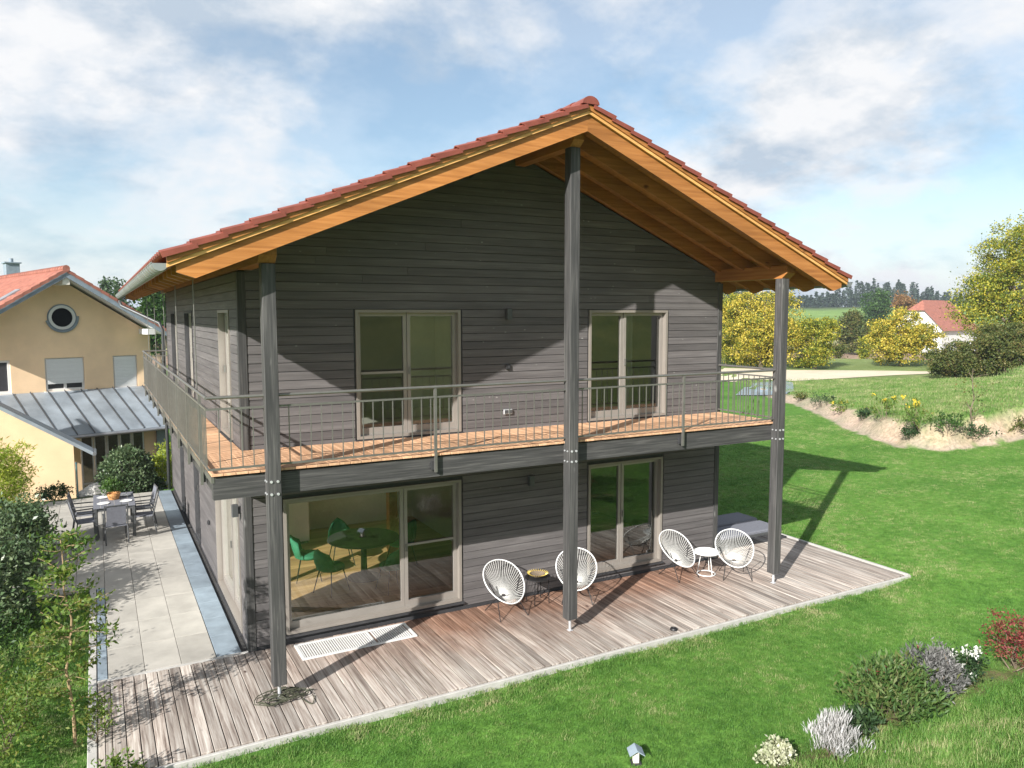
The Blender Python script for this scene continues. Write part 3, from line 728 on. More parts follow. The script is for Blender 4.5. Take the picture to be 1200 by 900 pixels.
# ------------------------------------------------------------------ terrace deck
deck = MB().box(-2.0, -2.47, -0.17, 11.62, -0.03, -0.05).build('terrace_deck', M['dark'], kind='structure')
me_d = MB().bbox(0, 0, 0, 0.1345, 2.46, 0.028, 0.004).mesh('plank'); me_d.materials.append(M['deck'])
me_d2 = MB().bbox(0, 0, 0, 0.1345, 4.16, 0.028, 0.004).mesh('plank_long'); me_d2.materials.append(M['deck'])
me_d3 = MB().bbox(0, 0, 0, 0.068, 2.46, 0.028, 0.004).mesh('plank_narrow'); me_d3.materials.append(M['deck'])
put('plank', me_d3, None, deck, loc=(-1.985, -2.50, -0.03)); put('plank', me_d3, None, deck, loc=(-1.91, -2.50, -0.03))
x = -1.835
while x < 11.5:
    put('plank', me_d2 if x > 9.15 else me_d, None, deck, loc=(x, -2.50+random.uniform(-0.003, 0.003), -0.03+random.uniform(-0.0015, 0.0015))); x += 0.1452
MB().box(9.2, -0.02, -0.17, 11.62, 1.62, -0.05).build('deck_bearer', M['dark'], deck)
kerb = MB().bbox(-2.10, -2.558, -0.2, 11.66, -2.51, -0.018, 0.006).build('deck_edging', M['edging'], deck)
MB().bbox(11.63, -2.50, -0.2, 11.70, 1.66, -0.014, 0.006).build('deck_edging', M['edging'], deck)
MB().bbox(-2.10, -2.50, -0.2, -2.0, 4.06, -0.012, 0.006).build('deck_edging', M['edging'], deck)
MB().bbox(-1.99, -0.028, -0.2, -0.02, 0.055, -0.010, 0.006).build('deck_edging', M['edging'], deck)
# ------------------------------------------------------------------ paved patio
patio = MB().box(-1.995, 0.07, -0.2, -0.02, 4.07, -0.045).box(-5.2, 4.071, -0.2, -0.02, 12.1, -0.046).build('patio', M['gravel'], kind='structure')
def slab(x0, y0, x1, y1, mt): MB().bbox(x0+0.003, y0+0.003, -0.044, x1-0.003, y1-0.003, -0.012+random.uniform(-0.0015, 0.0015), 0.004).build('slab', M[mt], patio)
y = 0.07
while y < 11.9:
    slab(-0.46, y, -0.115, min(y+0.78, 12.05), 'bluestone'); y += 0.78
y = 0.07
while y < 3.9:
    slab(-1.99, y, -1.865, y+0.8, 'bluestone'); y += 0.8
y = 0.07; r = 0
while y < 12.0:
    y1 = min(y+1.0, 12.05)
    xs_ = [-1.86, -1.40, -0.93, -0.465] if y < 4.0 else [-1.86, -1.40, -0.93, -0.465]
    for i in range(3): slab(xs_[i], y, xs_[i+1], y1, 'slab')
    if y > 4.0:
        xx = -1.86
        while xx > -5.0: slab(xx-0.47, y, xx, y1, 'slab'); xx -= 0.47
    y = y1
# ------------------------------------------------------------------ foliage
def leaves_mesh(pos, nrm_bias, size, aspect, rng, curl=0.25, up=0.0):
    """one bent diamond leaf (two triangles... four corners) per position"""
    n = len(pos); d = rng.normal(size=(n, 3)); d /= np.linalg.norm(d, axis=1)[:, None]
    d[:, 2] += up; d += nrm_bias*0.8; d /= np.linalg.norm(d, axis=1)[:, None]
    t = rng.normal(size=(n, 3)); t -= d*(t*d).sum(1)[:, None]; t /= np.linalg.norm(t, axis=1)[:, None]
    s = size*rng.uniform(0.6, 1.35, n)[:, None]; w = s*aspect
    nn = np.cross(d, t)
    a = pos; b = pos+d*s*0.5+t*w*0.5+nn*s*0.10; c = pos+d*s+nn*s*-curl*0.3; e = pos+d*s*0.5-t*w*0.5+nn*s*0.10
    return np.stack([a, b, c, e], 1).reshape(-1, 3)
def quad_mesh(name, v):
    n = len(v)//4; me = bpy.data.meshes.new(name); me.vertices.add(len(v)); me.vertices.foreach_set('co', v.astype(np.float32).reshape(-1))
    me.loops.add(len(v)); me.loops.foreach_set('vertex_index', np.arange(len(v), dtype=np.int32))
    me.polygons.add(n); me.polygons.foreach_set('loop_start', np.arange(0, len(v), 4, dtype=np.int32))
    me.update(calc_edges=True); me.validate(); return me
def ellipsoid_clumps(rng, n, rx, ry, rz, shell=0.55, bottom=-0.8, lumpy=0.2):
    d = rng.normal(size=(n*3, 3)); d /= np.linalg.norm(d, axis=1)[:, None]; d = d[d[:, 2] > bottom][:n]
    lob = 1+lumpy*np.sin(d[:, 0]*5+1.3)*np.cos(d[:, 1]*4.3+d[:, 2]*3.7)+lumpy*0.6*rng.normal(size=len(d))
    r = (shell+(1-shell)*rng.uniform(0, 1, len(d))**0.6)*lob
    return d*r[:, None]*np.array([rx, ry, rz]), d
def foliage(rng, centers, dirs, per, cr, size, aspect, up=0.0, flat=1.0):
    n = len(centers); k = rng.poisson(per, n)+1
    c = np.repeat(centers, k, 0); dd = np.repeat(dirs, k, 0)
    crs = np.repeat(cr*rng.uniform(0.6, 1.3, n), k)[:, None]
    off = rng.normal(size=c.shape)*0.5; off[:, 2] *= flat
    p = c+off*crs
    return leaves_mesh(p, dd*0.5+np.array([0, 0, 0.25]), size, aspect, rng, 0.3, up)
def limb(m, a, b, r0, r1, rng, wob=0.06, n=5):
    a = np.array(a, float); b = np.array(b, float); L = np.linalg.norm(b-a)
    pts = [a+(b-a)*t+(rng.normal(size=3)*wob*L*math.sin(math.pi*t)) for t in np.linspace(0, 1, n)]
    m.path([tuple(p) for p in pts], list(np.linspace(r0, r1, n)), 7); return pts
def tree(name, label, loc, h, rx, rz, mat, seed, clumps=180, per=26, cr=0.45, leaf=0.2, trunk_h=None, group=None, cat='tree', ry=None, aspect=0.7, shell=0.5, lumpy=0.2, bottom=-0.75, tr=None, bark='bark', flat=0.6, lobes=16):
    rng = np.random.default_rng(seed); ry = rx if ry is None else ry
    t = thing(name, label, cat, tuple(loc), 0, group)
    cz = h-rz
    # the crown is built of boughs: lobes spread through the ellipsoid, leaf clumps on each lobe
    nl = max(7, int(lobes)); lc, ld = ellipsoid_clumps(rng, nl, 1, 1, 1, 0.55, bottom, 0.08); lc *= 0.74
    lr = rng.uniform(0.20, 0.40, len(lc)); lc = np.concatenate([lc, [[0, 0, -0.1]]]); lr = np.append(lr, 0.45)
    wgt = lr**2; wgt /= wgt.sum(); li = rng.choice(len(lc), clumps, p=wgt)
    d = rng.normal(size=(clumps, 3)); d[:, 2] += 0.25; d /= np.linalg.norm(d, axis=1)[:, None]
    c = (lc[li]+d*(lr[li]*rng.uniform(0.75, 1.05, clumps))[:, None])*np.array([rx, ry, rz]); c[:, 2] += cz
    c[:, 2] = np.maximum(c[:, 2], 0.06*h*rng.uniform(0.6, 1.6, clumps))
    v = foliage(rng, c, d, per, cr, leaf, aspect, 0.0, flat); v[:, 2] = np.maximum(v[:, 2], 0.02)
    put('crown', quad_mesh('crown', v), mat, t)
    m = MB(); tr = tr or max(0.03, 0.03*h)
    top = cz+rz*0.3
    pts = limb(m, (0, 0, -0.15), (rng.normal()*0.05*rx, rng.normal()*0.05*ry, top), tr, tr*0.3, rng, 0.03, 6)
    idx = rng.choice(len(c), min(len(c), 12), replace=False)
    for i in idx:
        s = pts[int(rng.integers(2, 5))]; limb(m, s, c[i]*np.array([0.9, 0.9, 1]), tr*0.38, tr*0.1, rng, 0.06, 4)
    m.build('trunk', M[bark], t)
    return t
YEL = leafmat('leaf_yellow', [(0.035, 0.07, 0.012), (0.17, 0.20, 0.025), (0.54, 0.43, 0.05), (0.72, 0.56, 0.12)], 0.3)
YGR = leafmat('leaf_yellowgreen', [(0.035, 0.075, 0.012), (0.12, 0.17, 0.022), (0.34, 0.33, 0.035), (0.54, 0.44, 0.06)], 0.3)
OLV = leafmat('leaf_olive', [(0.035, 0.06, 0.015), (0.075, 0.105, 0.026), (0.14, 0.15, 0.04), (0.22, 0.16, 0.065)])
GRN = leafmat('leaf_green', [(0.02, 0.055, 0.012), (0.045, 0.105, 0.02), (0.085, 0.155, 0.03)])
DGR = leafmat('leaf_dark', [(0.02, 0.045, 0.02), (0.04, 0.085, 0.03), (0.085, 0.13, 0.055)])
GLO = leafmat('leaf_gloss', [(0.035, 0.07, 0.03), (0.08, 0.13, 0.06), (0.19, 0.24, 0.13)], 0.25, 0.35)
LIM = leafmat('leaf_lime', [(0.16, 0.25, 0.03), (0.30, 0.38, 0.05), (0.44, 0.48, 0.09)], 0.5)
ROB = leafmat('leaf_robinia', [(0.05, 0.11, 0.02), (0.10, 0.18, 0.035), (0.17, 0.25, 0.05), (0.24, 0.22, 0.07)], 0.45)
RED = leafmat('leaf_red', [(0.11, 0.012, 0.03), (0.24, 0.05, 0.045), (0.36, 0.15, 0.10)], 0.35)
SIL = leafmat('leaf_silver', [(0.30, 0.30, 0.30), (0.46, 0.45, 0.46), (0.62, 0.60, 0.62)], 0.2)
GYP = leafmat('leaf_greypurple', [(0.085, 0.09, 0.085), (0.15, 0.15, 0.145), (0.22, 0.21, 0.21)], 0.2)
ORG = leafmat('leaf_orange', [(0.10, 0.09, 0.03), (0.24, 0.13, 0.05), (0.34, 0.17, 0.07)])
WHT = leafmat('petal_white', [(0.70, 0.70, 0.66), (0.85, 0.85, 0.82)], 0.2)
YLF = leafmat('petal_yellow', [(0.65, 0.48, 0.04), (0.80, 0.62, 0.08)], 0.3)
CON = leafmat('needle', [(0.018, 0.035, 0.026), (0.03, 0.052, 0.034), (0.05, 0.07, 0.04)], 0.1)
def at_ground(px, py): 
    p = hit(px, py); return p
def ground_loc(px, depth):
    """ground point under the pixel column px at the given depth along the view axis"""
    d = ray(px, 400); p = CP+d*(depth/FPX); return (p[0], p[1], float(H(p[0], p[1])))
def px2m(n, depth): return n*depth/FPX
def height_to(loc, px, top):
    # metres from the ground point up to the pixel row top at that point's depth
    dv = np.array(loc)-CP; dep = dv@_fw
    p = D(px, top, dep); return float(p[2]-loc[2])
def far_tree(px, depth, top, wpx, mat, seed, label, name='broadleaf_tree', rzf=0.5, **k):
    loc = ground_loc(px, depth); h = height_to(loc, px, top); rx = px2m(wpx, depth)/2
    return tree(name, label, loc, h, rx, h*rzf, mat, seed, **k)
far_tree(893, 63, 328, 104, YEL, 1, 'wide yellow maple with bright autumn leaves beside the right house post', clumps=900, per=40, cr=0.55, leaf=0.135, rzf=0.56, bottom=-1, lobes=34)
far_tree(956, 61, 370, 58, YGR, 2, 'low yellow-green maple at the edge of the pale gravel track', clumps=420, per=40, cr=0.45, leaf=0.13, rzf=0.57, bottom=-1, lobes=18)
far_tree(852, 66, 345, 60, YGR, 9, 'yellow-green maple half hidden behind the dark house wall', clumps=420, per=40, cr=0.5, leaf=0.135, rzf=0.53, bottom=-0.9)
far_tree(1056, 63, 363, 76, YEL, 3, 'round golden yellow tree between the olive bushes and the gravel track', clumps=640, per=40, cr=0.42, leaf=0.135, rzf=0.52, bottom=-1, lobes=26)
far_tree(1196, 52, 256, 136, YGR, 4, 'tall green and yellow maple rising above the red barn roof', clumps=1100, per=44, cr=0.6, leaf=0.135, rzf=0.50, bottom=-0.85, lobes=34)
far_tree(1122, 50, 397, 74, OLV, 5, 'dense olive brown bush below the barn', name='broad_bush', cat='bush', clumps=600, per=28, cr=0.35, leaf=0.12, rzf=0.56, bottom=-0.95, lobes=18)
far_tree(1180, 48, 376, 92, OLV, 6, 'dense olive brown bush under the tall maple', name='broad_bush', cat='bush', clumps=800, per=28, cr=0.36, leaf=0.12, rzf=0.56, bottom=-0.95, lobes=20)
far_tree(1006, 118, 357, 50, OLV, 7, 'olive green bushy tree standing in the pale field', clumps=420, per=26, cr=0.8, leaf=0.28, rzf=0.55, bottom=-0.95)
far_tree(1025, 200, 337, 36, GRN, 8, 'dark green tree in front of the far wood', clumps=260, per=24, cr=1.3, leaf=0.5, rzf=0.52, bottom=-0.9)
far_tree(1056, 190, 339, 32, ORG, 10, 'rusty orange tree in front of the far wood', clumps=260, per=24, cr=1.2, leaf=0.5, rzf=0.5, bottom=-0.9)
far_tree(1071, 180, 358, 11, GRN, 12, 'small round green tree left of its twin by the barn', name='round_tree', clumps=100, per=20, cr=0.6, leaf=0.32, rzf=0.5, bottom=-0.9)
far_tree(1085, 180, 358, 12, GRN, 13, 'small round green tree right beside the barn gable', name='round_tree', clumps=100, per=20, cr=0.6, leaf=0.32, rzf=0.5, bottom=-0.9)
far_tree(980, 82, 404, 26, OLV, 14, 'pale twiggy bush beside the farm path', name='twiggy_bush', cat='bush', clumps=130, per=14, cr=0.4, leaf=0.16, rzf=0.5, bottom=-0.95)
far_tree(1014, 80, 392, 16, YGR, 15, 'narrow yellow shrub beside the round golden tree', name='narrow_shrub', cat='bush', clumps=130, per=18, cr=0.35, leaf=0.16, rzf=0.5, bottom=-0.95)
# trees seen between the neighbour's roof and the eaves
far_tree(182, 62, 322, 46, GRN, 16, 'green tree behind the neighbour roof under the gutter', clumps=260, per=26, cr=0.9, leaf=0.32, rzf=0.4)
far_tree(127, 80, 329, 10, DGR, 17, 'dark treetop peeping over the neighbour roof', clumps=70, per=20, cr=0.7, leaf=0.3, rzf=0.3)
far_tree(141, 78, 331, 16, DGR, 18, 'broad dark treetop over the neighbour roof near the gutter end', clumps=80, per=20, cr=0.8, leaf=0.3, rzf=0.3)
# far wood on the skyline: reads as one mass
def wood_mass():
    rng = np.random.default_rng(5); out = []
    for i in range(420):
        px = rng.uniform(830, 1330); dep = rng.uniform(395, 450)
        p = ground_loc(px, dep); hh = rng.uniform(7, 15)*(0.75+0.3*math.sin(px*0.031+1)); rad = hh*rng.uniform(0.13, 0.2)
        con = rng.uniform() < 0.75; n = 170
        t = rng.uniform(0.02, 1, n)
        a = rng.uniform(0, 2*math.pi, n)
        r = (rad*(1-t)*rng.uniform(0.6, 1.15, n)+0.15) if con else rad*1.5*np.sin(np.pi*np.clip(t, 0.05, 0.97))*rng.uniform(0.6, 1.1, n)
        q = np.stack([p[0]+r*np.cos(a), p[1]+r*np.sin(a), p[2]+t*hh*(1 if con else 0.8)], 1)
        dd = np.stack([np.cos(a), np.sin(a), -0.25*np.ones(n)], 1)
        out.append(leaves_mesh(q-dd*0.4, dd*1.5, 1.15, 0.6, rng))
    put('distant_wood', quad_mesh('distant_wood', np.concatenate(out)), CON, label='dark conifer wood along the skyline beyond the fields', cat='wood', kind='stuff')
wood_mass()
# ------------------------------------------------------------------ near shrubs
def shrub(name, label, loc, h, rx, ry, mat, seed, clumps=120, per=26, cr=0.16, leaf=0.07, aspect=0.55, group=None, cat='shrub', shell=0.45, lumpy=0.15, up=0.0, bottom=-0.5, stems=8, bark='bark', flat=0.8, flowers=None):
    rng = np.random.default_rng(seed); t = thing(name, label, cat, tuple(loc), 0, group)
    c, d = ellipsoid_clumps(rng, clumps, rx, ry, h*0.55, shell, bottom, lumpy); c[:, 2] += h*0.46; c[:, 2] = np.maximum(c[:, 2], 0.06*h)
    v = foliage(rng, c, d, per, cr, leaf, aspect, up, flat); v[:, 2] = np.maximum(v[:, 2], 0.0)
    put('foliage', quad_mesh('foliage', v), mat, t)
    m = MB()
    for i in rng.choice(len(c), min(len(c), stems), replace=False): limb(m, (rng.normal()*0.05, rng.normal()*0.05, -0.12), c[i], 0.014*max(0.5, h), 0.004, rng, 0.08, 4)
    m.build('stem', M[bark], t)
    if flowers:
        fm, k, fs = flowers; top = c[np.argsort(-c[:, 2]+rng.normal(size=len(c))*0.1)[:k]]*1.08
        pos = np.repeat(top, 14, 0)+rng.normal(size=(len(top)*14, 3))*fs*0.35
        put('blossom', quad_mesh('blossom', leaves_mesh(pos, np.array([[0, 0, 0.8]]), fs*0.6, 0.9, rng)), fm, t)
    return t
def GL(px, py, z=None):
    p = hit(px, py); return (p[0], p[1], float(H(p[0], p[1])))
# border at the foot of the grassy slope
shrub('flowering_shrub', 'big leafy green perennial clump with dull red tips in the lawn border', GL(1046, 836), 0.62, 0.54, 0.42, leafmat('leaf_perennial', [(0.025, 0.06, 0.018), (0.055, 0.115, 0.030), (0.10, 0.175, 0.045), (0.15, 0.16, 0.06)], 0.35), 21, 120, 26, 0.15, 0.095, 0.26, up=0.7, flowers=(RED, 9, 0.035), lumpy=0.32, shell=0.3)
shrub('grey_shrub', 'grey purple woolly shrub behind the green perennial clump', GL(1088, 814), 0.58, 0.36, 0.34, GYP, 22, 110, 30, 0.10, 0.07, 0.25, up=0.7)
shrub('lavender_clump', 'silver white lavender clump in the lawn border', GL(976, 885), 0.46, 0.25, 0.23, SIL, 23, 100, 20, 0.08, 0.085, 0.11, up=2.0, lumpy=0.38, shell=0.3, stems=12)
shrub('cream_plant', 'small cream white variegated plant beside the silver lavender', GL(908, 893), 0.26, 0.17, 0.15, leafmat('leaf_cream', [(0.16, 0.2, 0.08), (0.45, 0.47, 0.32), (0.62, 0.62, 0.50)], 0.3), 24, 40, 18, 0.06, 0.05, 0.6)
shrub('white_rose', 'low rose bush with white blossoms beside the red maple', GL(1128, 800), 0.42, 0.34, 0.24, DGR, 25, 60, 18, 0.1, 0.05, 0.5, flowers=(WHT, 12, 0.075))
shrub('red_maple', 'low red japanese maple at the border of the lawn', GL(1188, 783), 0.78, 0.42, 0.36, RED, 26, 90, 20, 0.14, 0.045, 0.4, bark='bark', lumpy=0.45, flat=0.35, shell=0.3)
shrub('low_perennial', 'low dark green plant between lavender and perennial clump', GL(1003, 858), 0.22, 0.28, 0.16, DGR, 27, 40, 18, 0.09, 0.09, 0.3, up=0.6)
# hedge side left of the patio
shrub('laurel_bush', 'large glossy blue-green laurel bush left of the patio', (-3.60, 6.4, -0.07), 1.25, 0.85, 1.3, GLO, 31, 380, 30, 0.22, 0.10, 0.42, bottom=-0.9)
shrub('laurel_bush', 'dark laurel bush in the shade beside the grass strip', (-3.70, 3.2, -0.07), 1.45, 0.9, 1.3, GLO, 32, 380, 28, 0.22, 0.10, 0.42, bottom=-0.9)
shrub('wild_rose_bush', 'light green feathery bush beside the deck corner', (-2.98, -1.25, -0.07), 0.9, 0.52, 0.95, ROB, 33, 150, 24, 0.15, 0.05, 0.45, bottom=-0.7, lumpy=0.3, shell=0.25)
shrub('feathery_bush', 'light green feathery bush below the dark laurel', (-3.35, 0.85, -0.07), 1.0, 0.5, 0.7, GRN, 34, 110, 24, 0.17, 0.055, 0.45, bottom=-0.7, lumpy=0.3, shell=0.25)
shrub('bamboo_clump', 'bright lime green bamboo clump in front of the yellow annex', (-4.35, 11.6, -0.07), 1.75, 0.85, 0.8, LIM, 35, 300, 26, 0.22, 0.13, 0.2, lumpy=0.25, bottom=-0.8)
shrub('ball_shrub', 'ball-shaped variegated green shrub at the end of the patio', (-1.18, 12.75, -0.30), 1.42, 0.66, 0.64, GLO, 36, 420, 28, 0.13, 0.085, 0.5, lumpy=0.05, shell=0.75, bottom=-0.9)
shrub('corner_shrub', 'bright green shrub at the far corner of the dark house', (-0.12, 13.7, -0.6), 1.7, 0.4, 0.4, LIM, 37, 90, 20, 0.15, 0.10, 0.4)
shrub('low_rose', 'low dark plant at the foot of the yellow annex wall', (-3.0, 12.5, -0.1), 0.42, 0.42, 0.25, DGR, 38, 60, 18, 0.1, 0.07, 0.5)
shrub('creeping_plant', 'dark ground cover beside the ball-shaped shrub', (-0.55, 12.75, -0.15), 0.38, 0.35, 0.3, DGR, 39, 60, 18, 0.1, 0.07, 0.5)
def sapling():
    rng = np.random.default_rng(41); b = G(88, 870, -0.07); t = thing('young_tree', 'slender young tree with feathery leaves and pale trunk beside the deck', 'tree', tuple(b))
    m = MB(); tops = limb(m, (0, 0, -0.1), (-0.04, 0.10, 2.45), 0.021, 0.006, rng, 0.012, 9)
    P = []; Dn = []
    for i in range(64):
        f = rng.uniform(0.16, 1.0)**0.8; s = tops[min(8, int(f*8))]+(tops[min(8, int(f*8)+1 if f < 0.99 else 8)]-tops[min(8, int(f*8))])*((f*8) % 1)
        a = rng.uniform(0, 2*math.pi); L = (0.16+0.28*math.sin(math.pi*min(1, f*0.95)))*rng.uniform(0.6, 1.2)
        e = s+np.array([math.cos(a)*L, math.sin(a)*L, L*rng.uniform(-0.15, 0.55)])
        pts = limb(m, s, e, 0.005, 0.0025, rng, 0.06, 4)
        for k in range(int(34*L/0.5)+12):
            t_ = rng.uniform(0.25, 1.05); q = s+(e-s)*t_
            P.append(q+rng.normal(size=3)*0.045*np.array([1, 1, 0.5])); Dn.append((e-s)/L*0.4+np.array([0, 0, 0.2]))
    m.build('trunk', M['bark_pale'], t)
    put('crown', quad_mesh('crown', leaves_mesh(np.array(P), np.array(Dn), 0.07, 0.42, rng)), ROB, t)
sapling()
shrub('deck_sprig', 'green leafy sprig growing over the deck edge', (-2.0, -1.55, -0.05), 0.55, 0.16, 0.18, ROB, 42, 26, 14, 0.1, 0.055, 0.45)
shrub('deck_sprig', 'green leafy sprig at the front corner of the deck', (-1.80, -2.62, -0.07), 0.34, 0.26, 0.16, ROB, 43, 30, 16, 0.1, 0.055, 0.45)
# plants on the soil bank
for i, (px, py, h, rr, mt, lab, fl_) in enumerate([
    (938, 470, 0.35, 0.35, OLV, 'small brownish tuft near the pond end of the soil bank', None),
    (965, 476, 0.5, 0.55, DGR, 'low green clump near the pond on the soil bank', None),
    (985, 484, 0.55, 0.5, ROB, 'green flowering clump with few yellow heads on the soil bank', (YLF, 3, 0.09)),
    (1012, 492, 0.4, 0.35, DGR, 'dark compact plant at the foot of the soil bank', None),
    (1035, 492, 0.75, 0.6, ROB, 'leafy clump with yellow flowers high on the soil bank', (YLF, 4, 0.10)),
    (1075, 505, 0.95, 0.65, ROB, 'tall leafy sunflower clump with yellow heads on the soil bank', (YLF, 6, 0.11)),
    (1112, 509, 0.7, 0.6, GRN, 'bushy dark green plant on the soil bank beside the sapling', None),
    (1144, 513, 0.42, 0.5, DGR, 'round dark cushion plant at the foot of the soil bank', None),
    (1195, 508, 0.5, 0.5, OLV, 'grey-brown plant beside the cushion plant on the soil bank', None),
    (1068, 515, 0.25, 0.3, DGR, 'tiny green plant at the foot of the soil bank', None)]):
    shrub('bank_plant', lab, GL(px, py), h, rr, rr*0.8, mt, 60+i, 26, 12, 0.15, 0.10, 0.45, lumpy=0.4, shell=0.2, up=0.4, group='plants on the soil bank', cat='plant', flowers=fl_)
def bare_sapling():
    p = GL(1138, 500); t = thing('bank_sapling', 'thin bare sapling standing on the soil bank', 'tree', p); rng = np.random.default_rng(3)
    m = MB(); pts = limb(m, (0, 0, -0.1), (0.1, 0.1, 1.9), 0.025, 0.008, rng, 0.02, 7)
    for i in range(14):
        s = pts[int(rng.integers(1, 6))]; limb(m, s, s+np.array([rng.normal()*0.25, rng.normal()*0.25, rng.uniform(0.1, 0.4)]), 0.008, 0.004, rng, 0.05, 3)
    m.build('trunk', M['bark'], t)
    P = rng.normal(size=(90, 3))*np.array([0.28, 0.28, 0.5])+np.array([0.05, 0.05, 1.1])
    put('crown', quad_mesh('crown', leaves_mesh(P, np.zeros((90, 3)), 0.09, 0.6, rng)), OLV, t)
bare_sapling()
# ------------------------------------------------------------------ lawn grass blades
def grass():
    rng = np.random.default_rng(77)
    def tuft(n, hgt, spread, wid, seed):
        r = np.random.default_rng(seed); out = []
        p = r.normal(size=(n, 2))*spread*0.5; a = r.uniform(0, 2*np.pi, n); hh = hgt*r.uniform(0.55, 1.2, n); ln = r.uniform(0.2, 0.9, n)
        V = []
        for i in range(n):
            b = np.array([p[i, 0], p[i, 1], -0.01]); s = np.array([math.cos(a[i]+1.57), math.sin(a[i]+1.57), 0])*wid
            d = np.array([math.cos(a[i])*ln[i], math.sin(a[i])*ln[i], 0])*hh[i]
            t = b+d+np.array([0, 0, hh[i]]); mid = b+d*0.35+np.array([0, 0, hh[i]*0.6])
            V += [b-s, b+s, mid+s*0.8, mid-s*0.8, mid-s*0.8, mid+s*0.8, t+s*0.15, t-s*0.15]
        return quad_mesh('tuft', np.array(V))
    mt = bpy.data.materials.new('grass_blade'); mt.use_nodes = True; nt = mt.node_tree; nt.nodes.clear()
    pos = nt.nodes.new('ShaderNodeNewGeometry'); oi = nt.nodes.new('ShaderNodeObjectInfo')
    n1 = noise(nt, pos.outputs['Position'], 0.9, 5, 0.65); n2 = noise(nt, pos.outputs['Position'], 6.0, 4, 0.7)
    def mth(op, a, b):
        x = nt.nodes.new('ShaderNodeMath'); x.operation = op
        for i, v in enumerate((a, b)):
            if isinstance(v, (int, float)): x.inputs[i].default_value = v
            else: link(nt, v, x.inputs[i])
        return x.outputs[0]
    f = mth('ADD', mth('MULTIPLY', n1, 1.05), mth('MULTIPLY', n2, 0.85)); f = mth('ADD', f, mth('MULTIPLY', oi.outputs['Random'], 0.34)); f = mth('SUBTRACT', f, 0.62)
    sp = nt.nodes.new('ShaderNodeSeparateXYZ'); link(nt, pos.outputs['Position'], sp.inputs[0])
    dry = nt.nodes.new('ShaderNodeMapRange'); link(nt, sp.outputs[1], dry.inputs[0]); dry.inputs[1].default_value = -5.2; dry.inputs[2].default_value = -6.6; dry.inputs[3].default_value = 0; dry.inputs[4].default_value = 0.13
    f = mth('ADD', f, dry.outputs[0])
    worn = nt.nodes.new('ShaderNodeMapRange'); link(nt, sp.outputs[1], worn.inputs[0]); worn.inputs[1].default_value = -4.2; worn.inputs[2].default_value = -2.7; worn.inputs[3].default_value = 0; worn.inputs[4].default_value = 0.13
    f = mth('ADD', f, worn.outputs[0])
    mead = nt.nodes.new('ShaderNodeMapRange'); link(nt, sp.outputs[0], mead.inputs[0]); mead.inputs[1].default_value = 21.0; mead.inputs[2].default_value = 27.0; mead.inputs[3].default_value = 0; mead.inputs[4].default_value = 0.06
    f = mth('ADD', f, mead.outputs[0])
    col = ramp(nt, f, [(0.12, (0.034, 0.105, 0.016)), (0.44, (0.080, 0.196, 0.030)), (0.68, (0.150, 0.265, 0.055)), (0.92, (0.42, 0.40, 0.21))])
    d = nt.nodes.new('ShaderNodeBsdfPrincipled'); link(nt, col, d.inputs['Base Color']); d.inputs['Roughness'].default_value = 0.55; d.inputs['Specular IOR Level'].default_value = 0.3
    t = nt.nodes.new('ShaderNodeBsdfTranslucent'); link(nt, col, t.inputs[0])
    mx = nt.nodes.new('ShaderNodeMixShader'); mx.inputs[0].default_value = 0.3; link(nt, d.outputs[0], mx.inputs[1]); link(nt, t.outputs[0], mx.inputs[2])
    out = nt.nodes.new('ShaderNodeOutputMaterial'); link(nt, mx.outputs[0], out.inputs[0])
    def field(name, x0, x1, y0, y1, dens, tm, smin, smax, cond, label):
        n = int((x1-x0)*(y1-y0)*dens); X = rng.uniform(x0, x1, n); Y = rng.uniform(y0, y1, n)
        r = np.hypot(X-CP[0], Y-CP[1])
        dv = np.stack([X-CP[0], Y-CP[1], -5+0*X], 1); dep = dv@_fw; u = dv@_r2/np.maximum(dep, .1)*FPX; w = -(dv@_u2)/np.maximum(dep, .1)*FPX
        ok = cond(X, Y) & (dep > 2) & (np.abs(u) < 760) & (w < 640)
        ok &= rng.uniform(0, 1, n) < np.clip((13.0/np.maximum(r, 1))**1.25, 0, 1)
        X, Y = X[ok], Y[ok]; Z = H(X, Y)
        me = bpy.data.meshes.new(name); me.vertices.add(len(X)); me.vertices.foreach_set('co', np.stack([X, Y, Z], 1).astype(np.float32).reshape(-1)); me.update()
        o = put(name, me, None, label=label, cat='grass', kind='stuff')
        tob = bpy.data.objects.new('tuft_source', tm); tm.materials.append(mt)
        ng = bpy.data.node_groups.new(name, 'GeometryNodeTree'); ng.interface.new_socket('Geometry', in_out='INPUT', socket_type='NodeSocketGeometry'); ng.interface.new_socket('Geometry', in_out='OUTPUT', socket_type='NodeSocketGeometry')
        N = ng.nodes; gi = N.new('NodeGroupInput'); go = N.new('NodeGroupOutput'); ip = N.new('GeometryNodeInstanceOnPoints'); ob = N.new('GeometryNodeObjectInfo'); ob.inputs[0].default_value = tob
        rz = N.new('FunctionNodeRandomValue'); rz.data_type = 'FLOAT_VECTOR'; rz.inputs[0].default_value = (-0.12, -0.12, 0); rz.inputs[1].default_value = (0.12, 0.12, 6.283)
        rs = N.new('FunctionNodeRandomValue'); rs.data_type = 'FLOAT'; rs.inputs[2].default_value = smin; rs.inputs[3].default_value = smax; rs.inputs['Seed'].default_value = 5
        lk = ng.links.new; lk(gi.outputs[0], ip.inputs['Points']); lk(ob.outputs['Geometry'], ip.inputs['Instance']); lk(rz.outputs[0], ip.inputs['Rotation']); lk(rs.outputs[1], ip.inputs['Scale']); lk(ip.outputs[0], go.inputs[0])
        md = o.modifiers.new('grass', 'NODES'); md.node_group = ng
        return len(X)
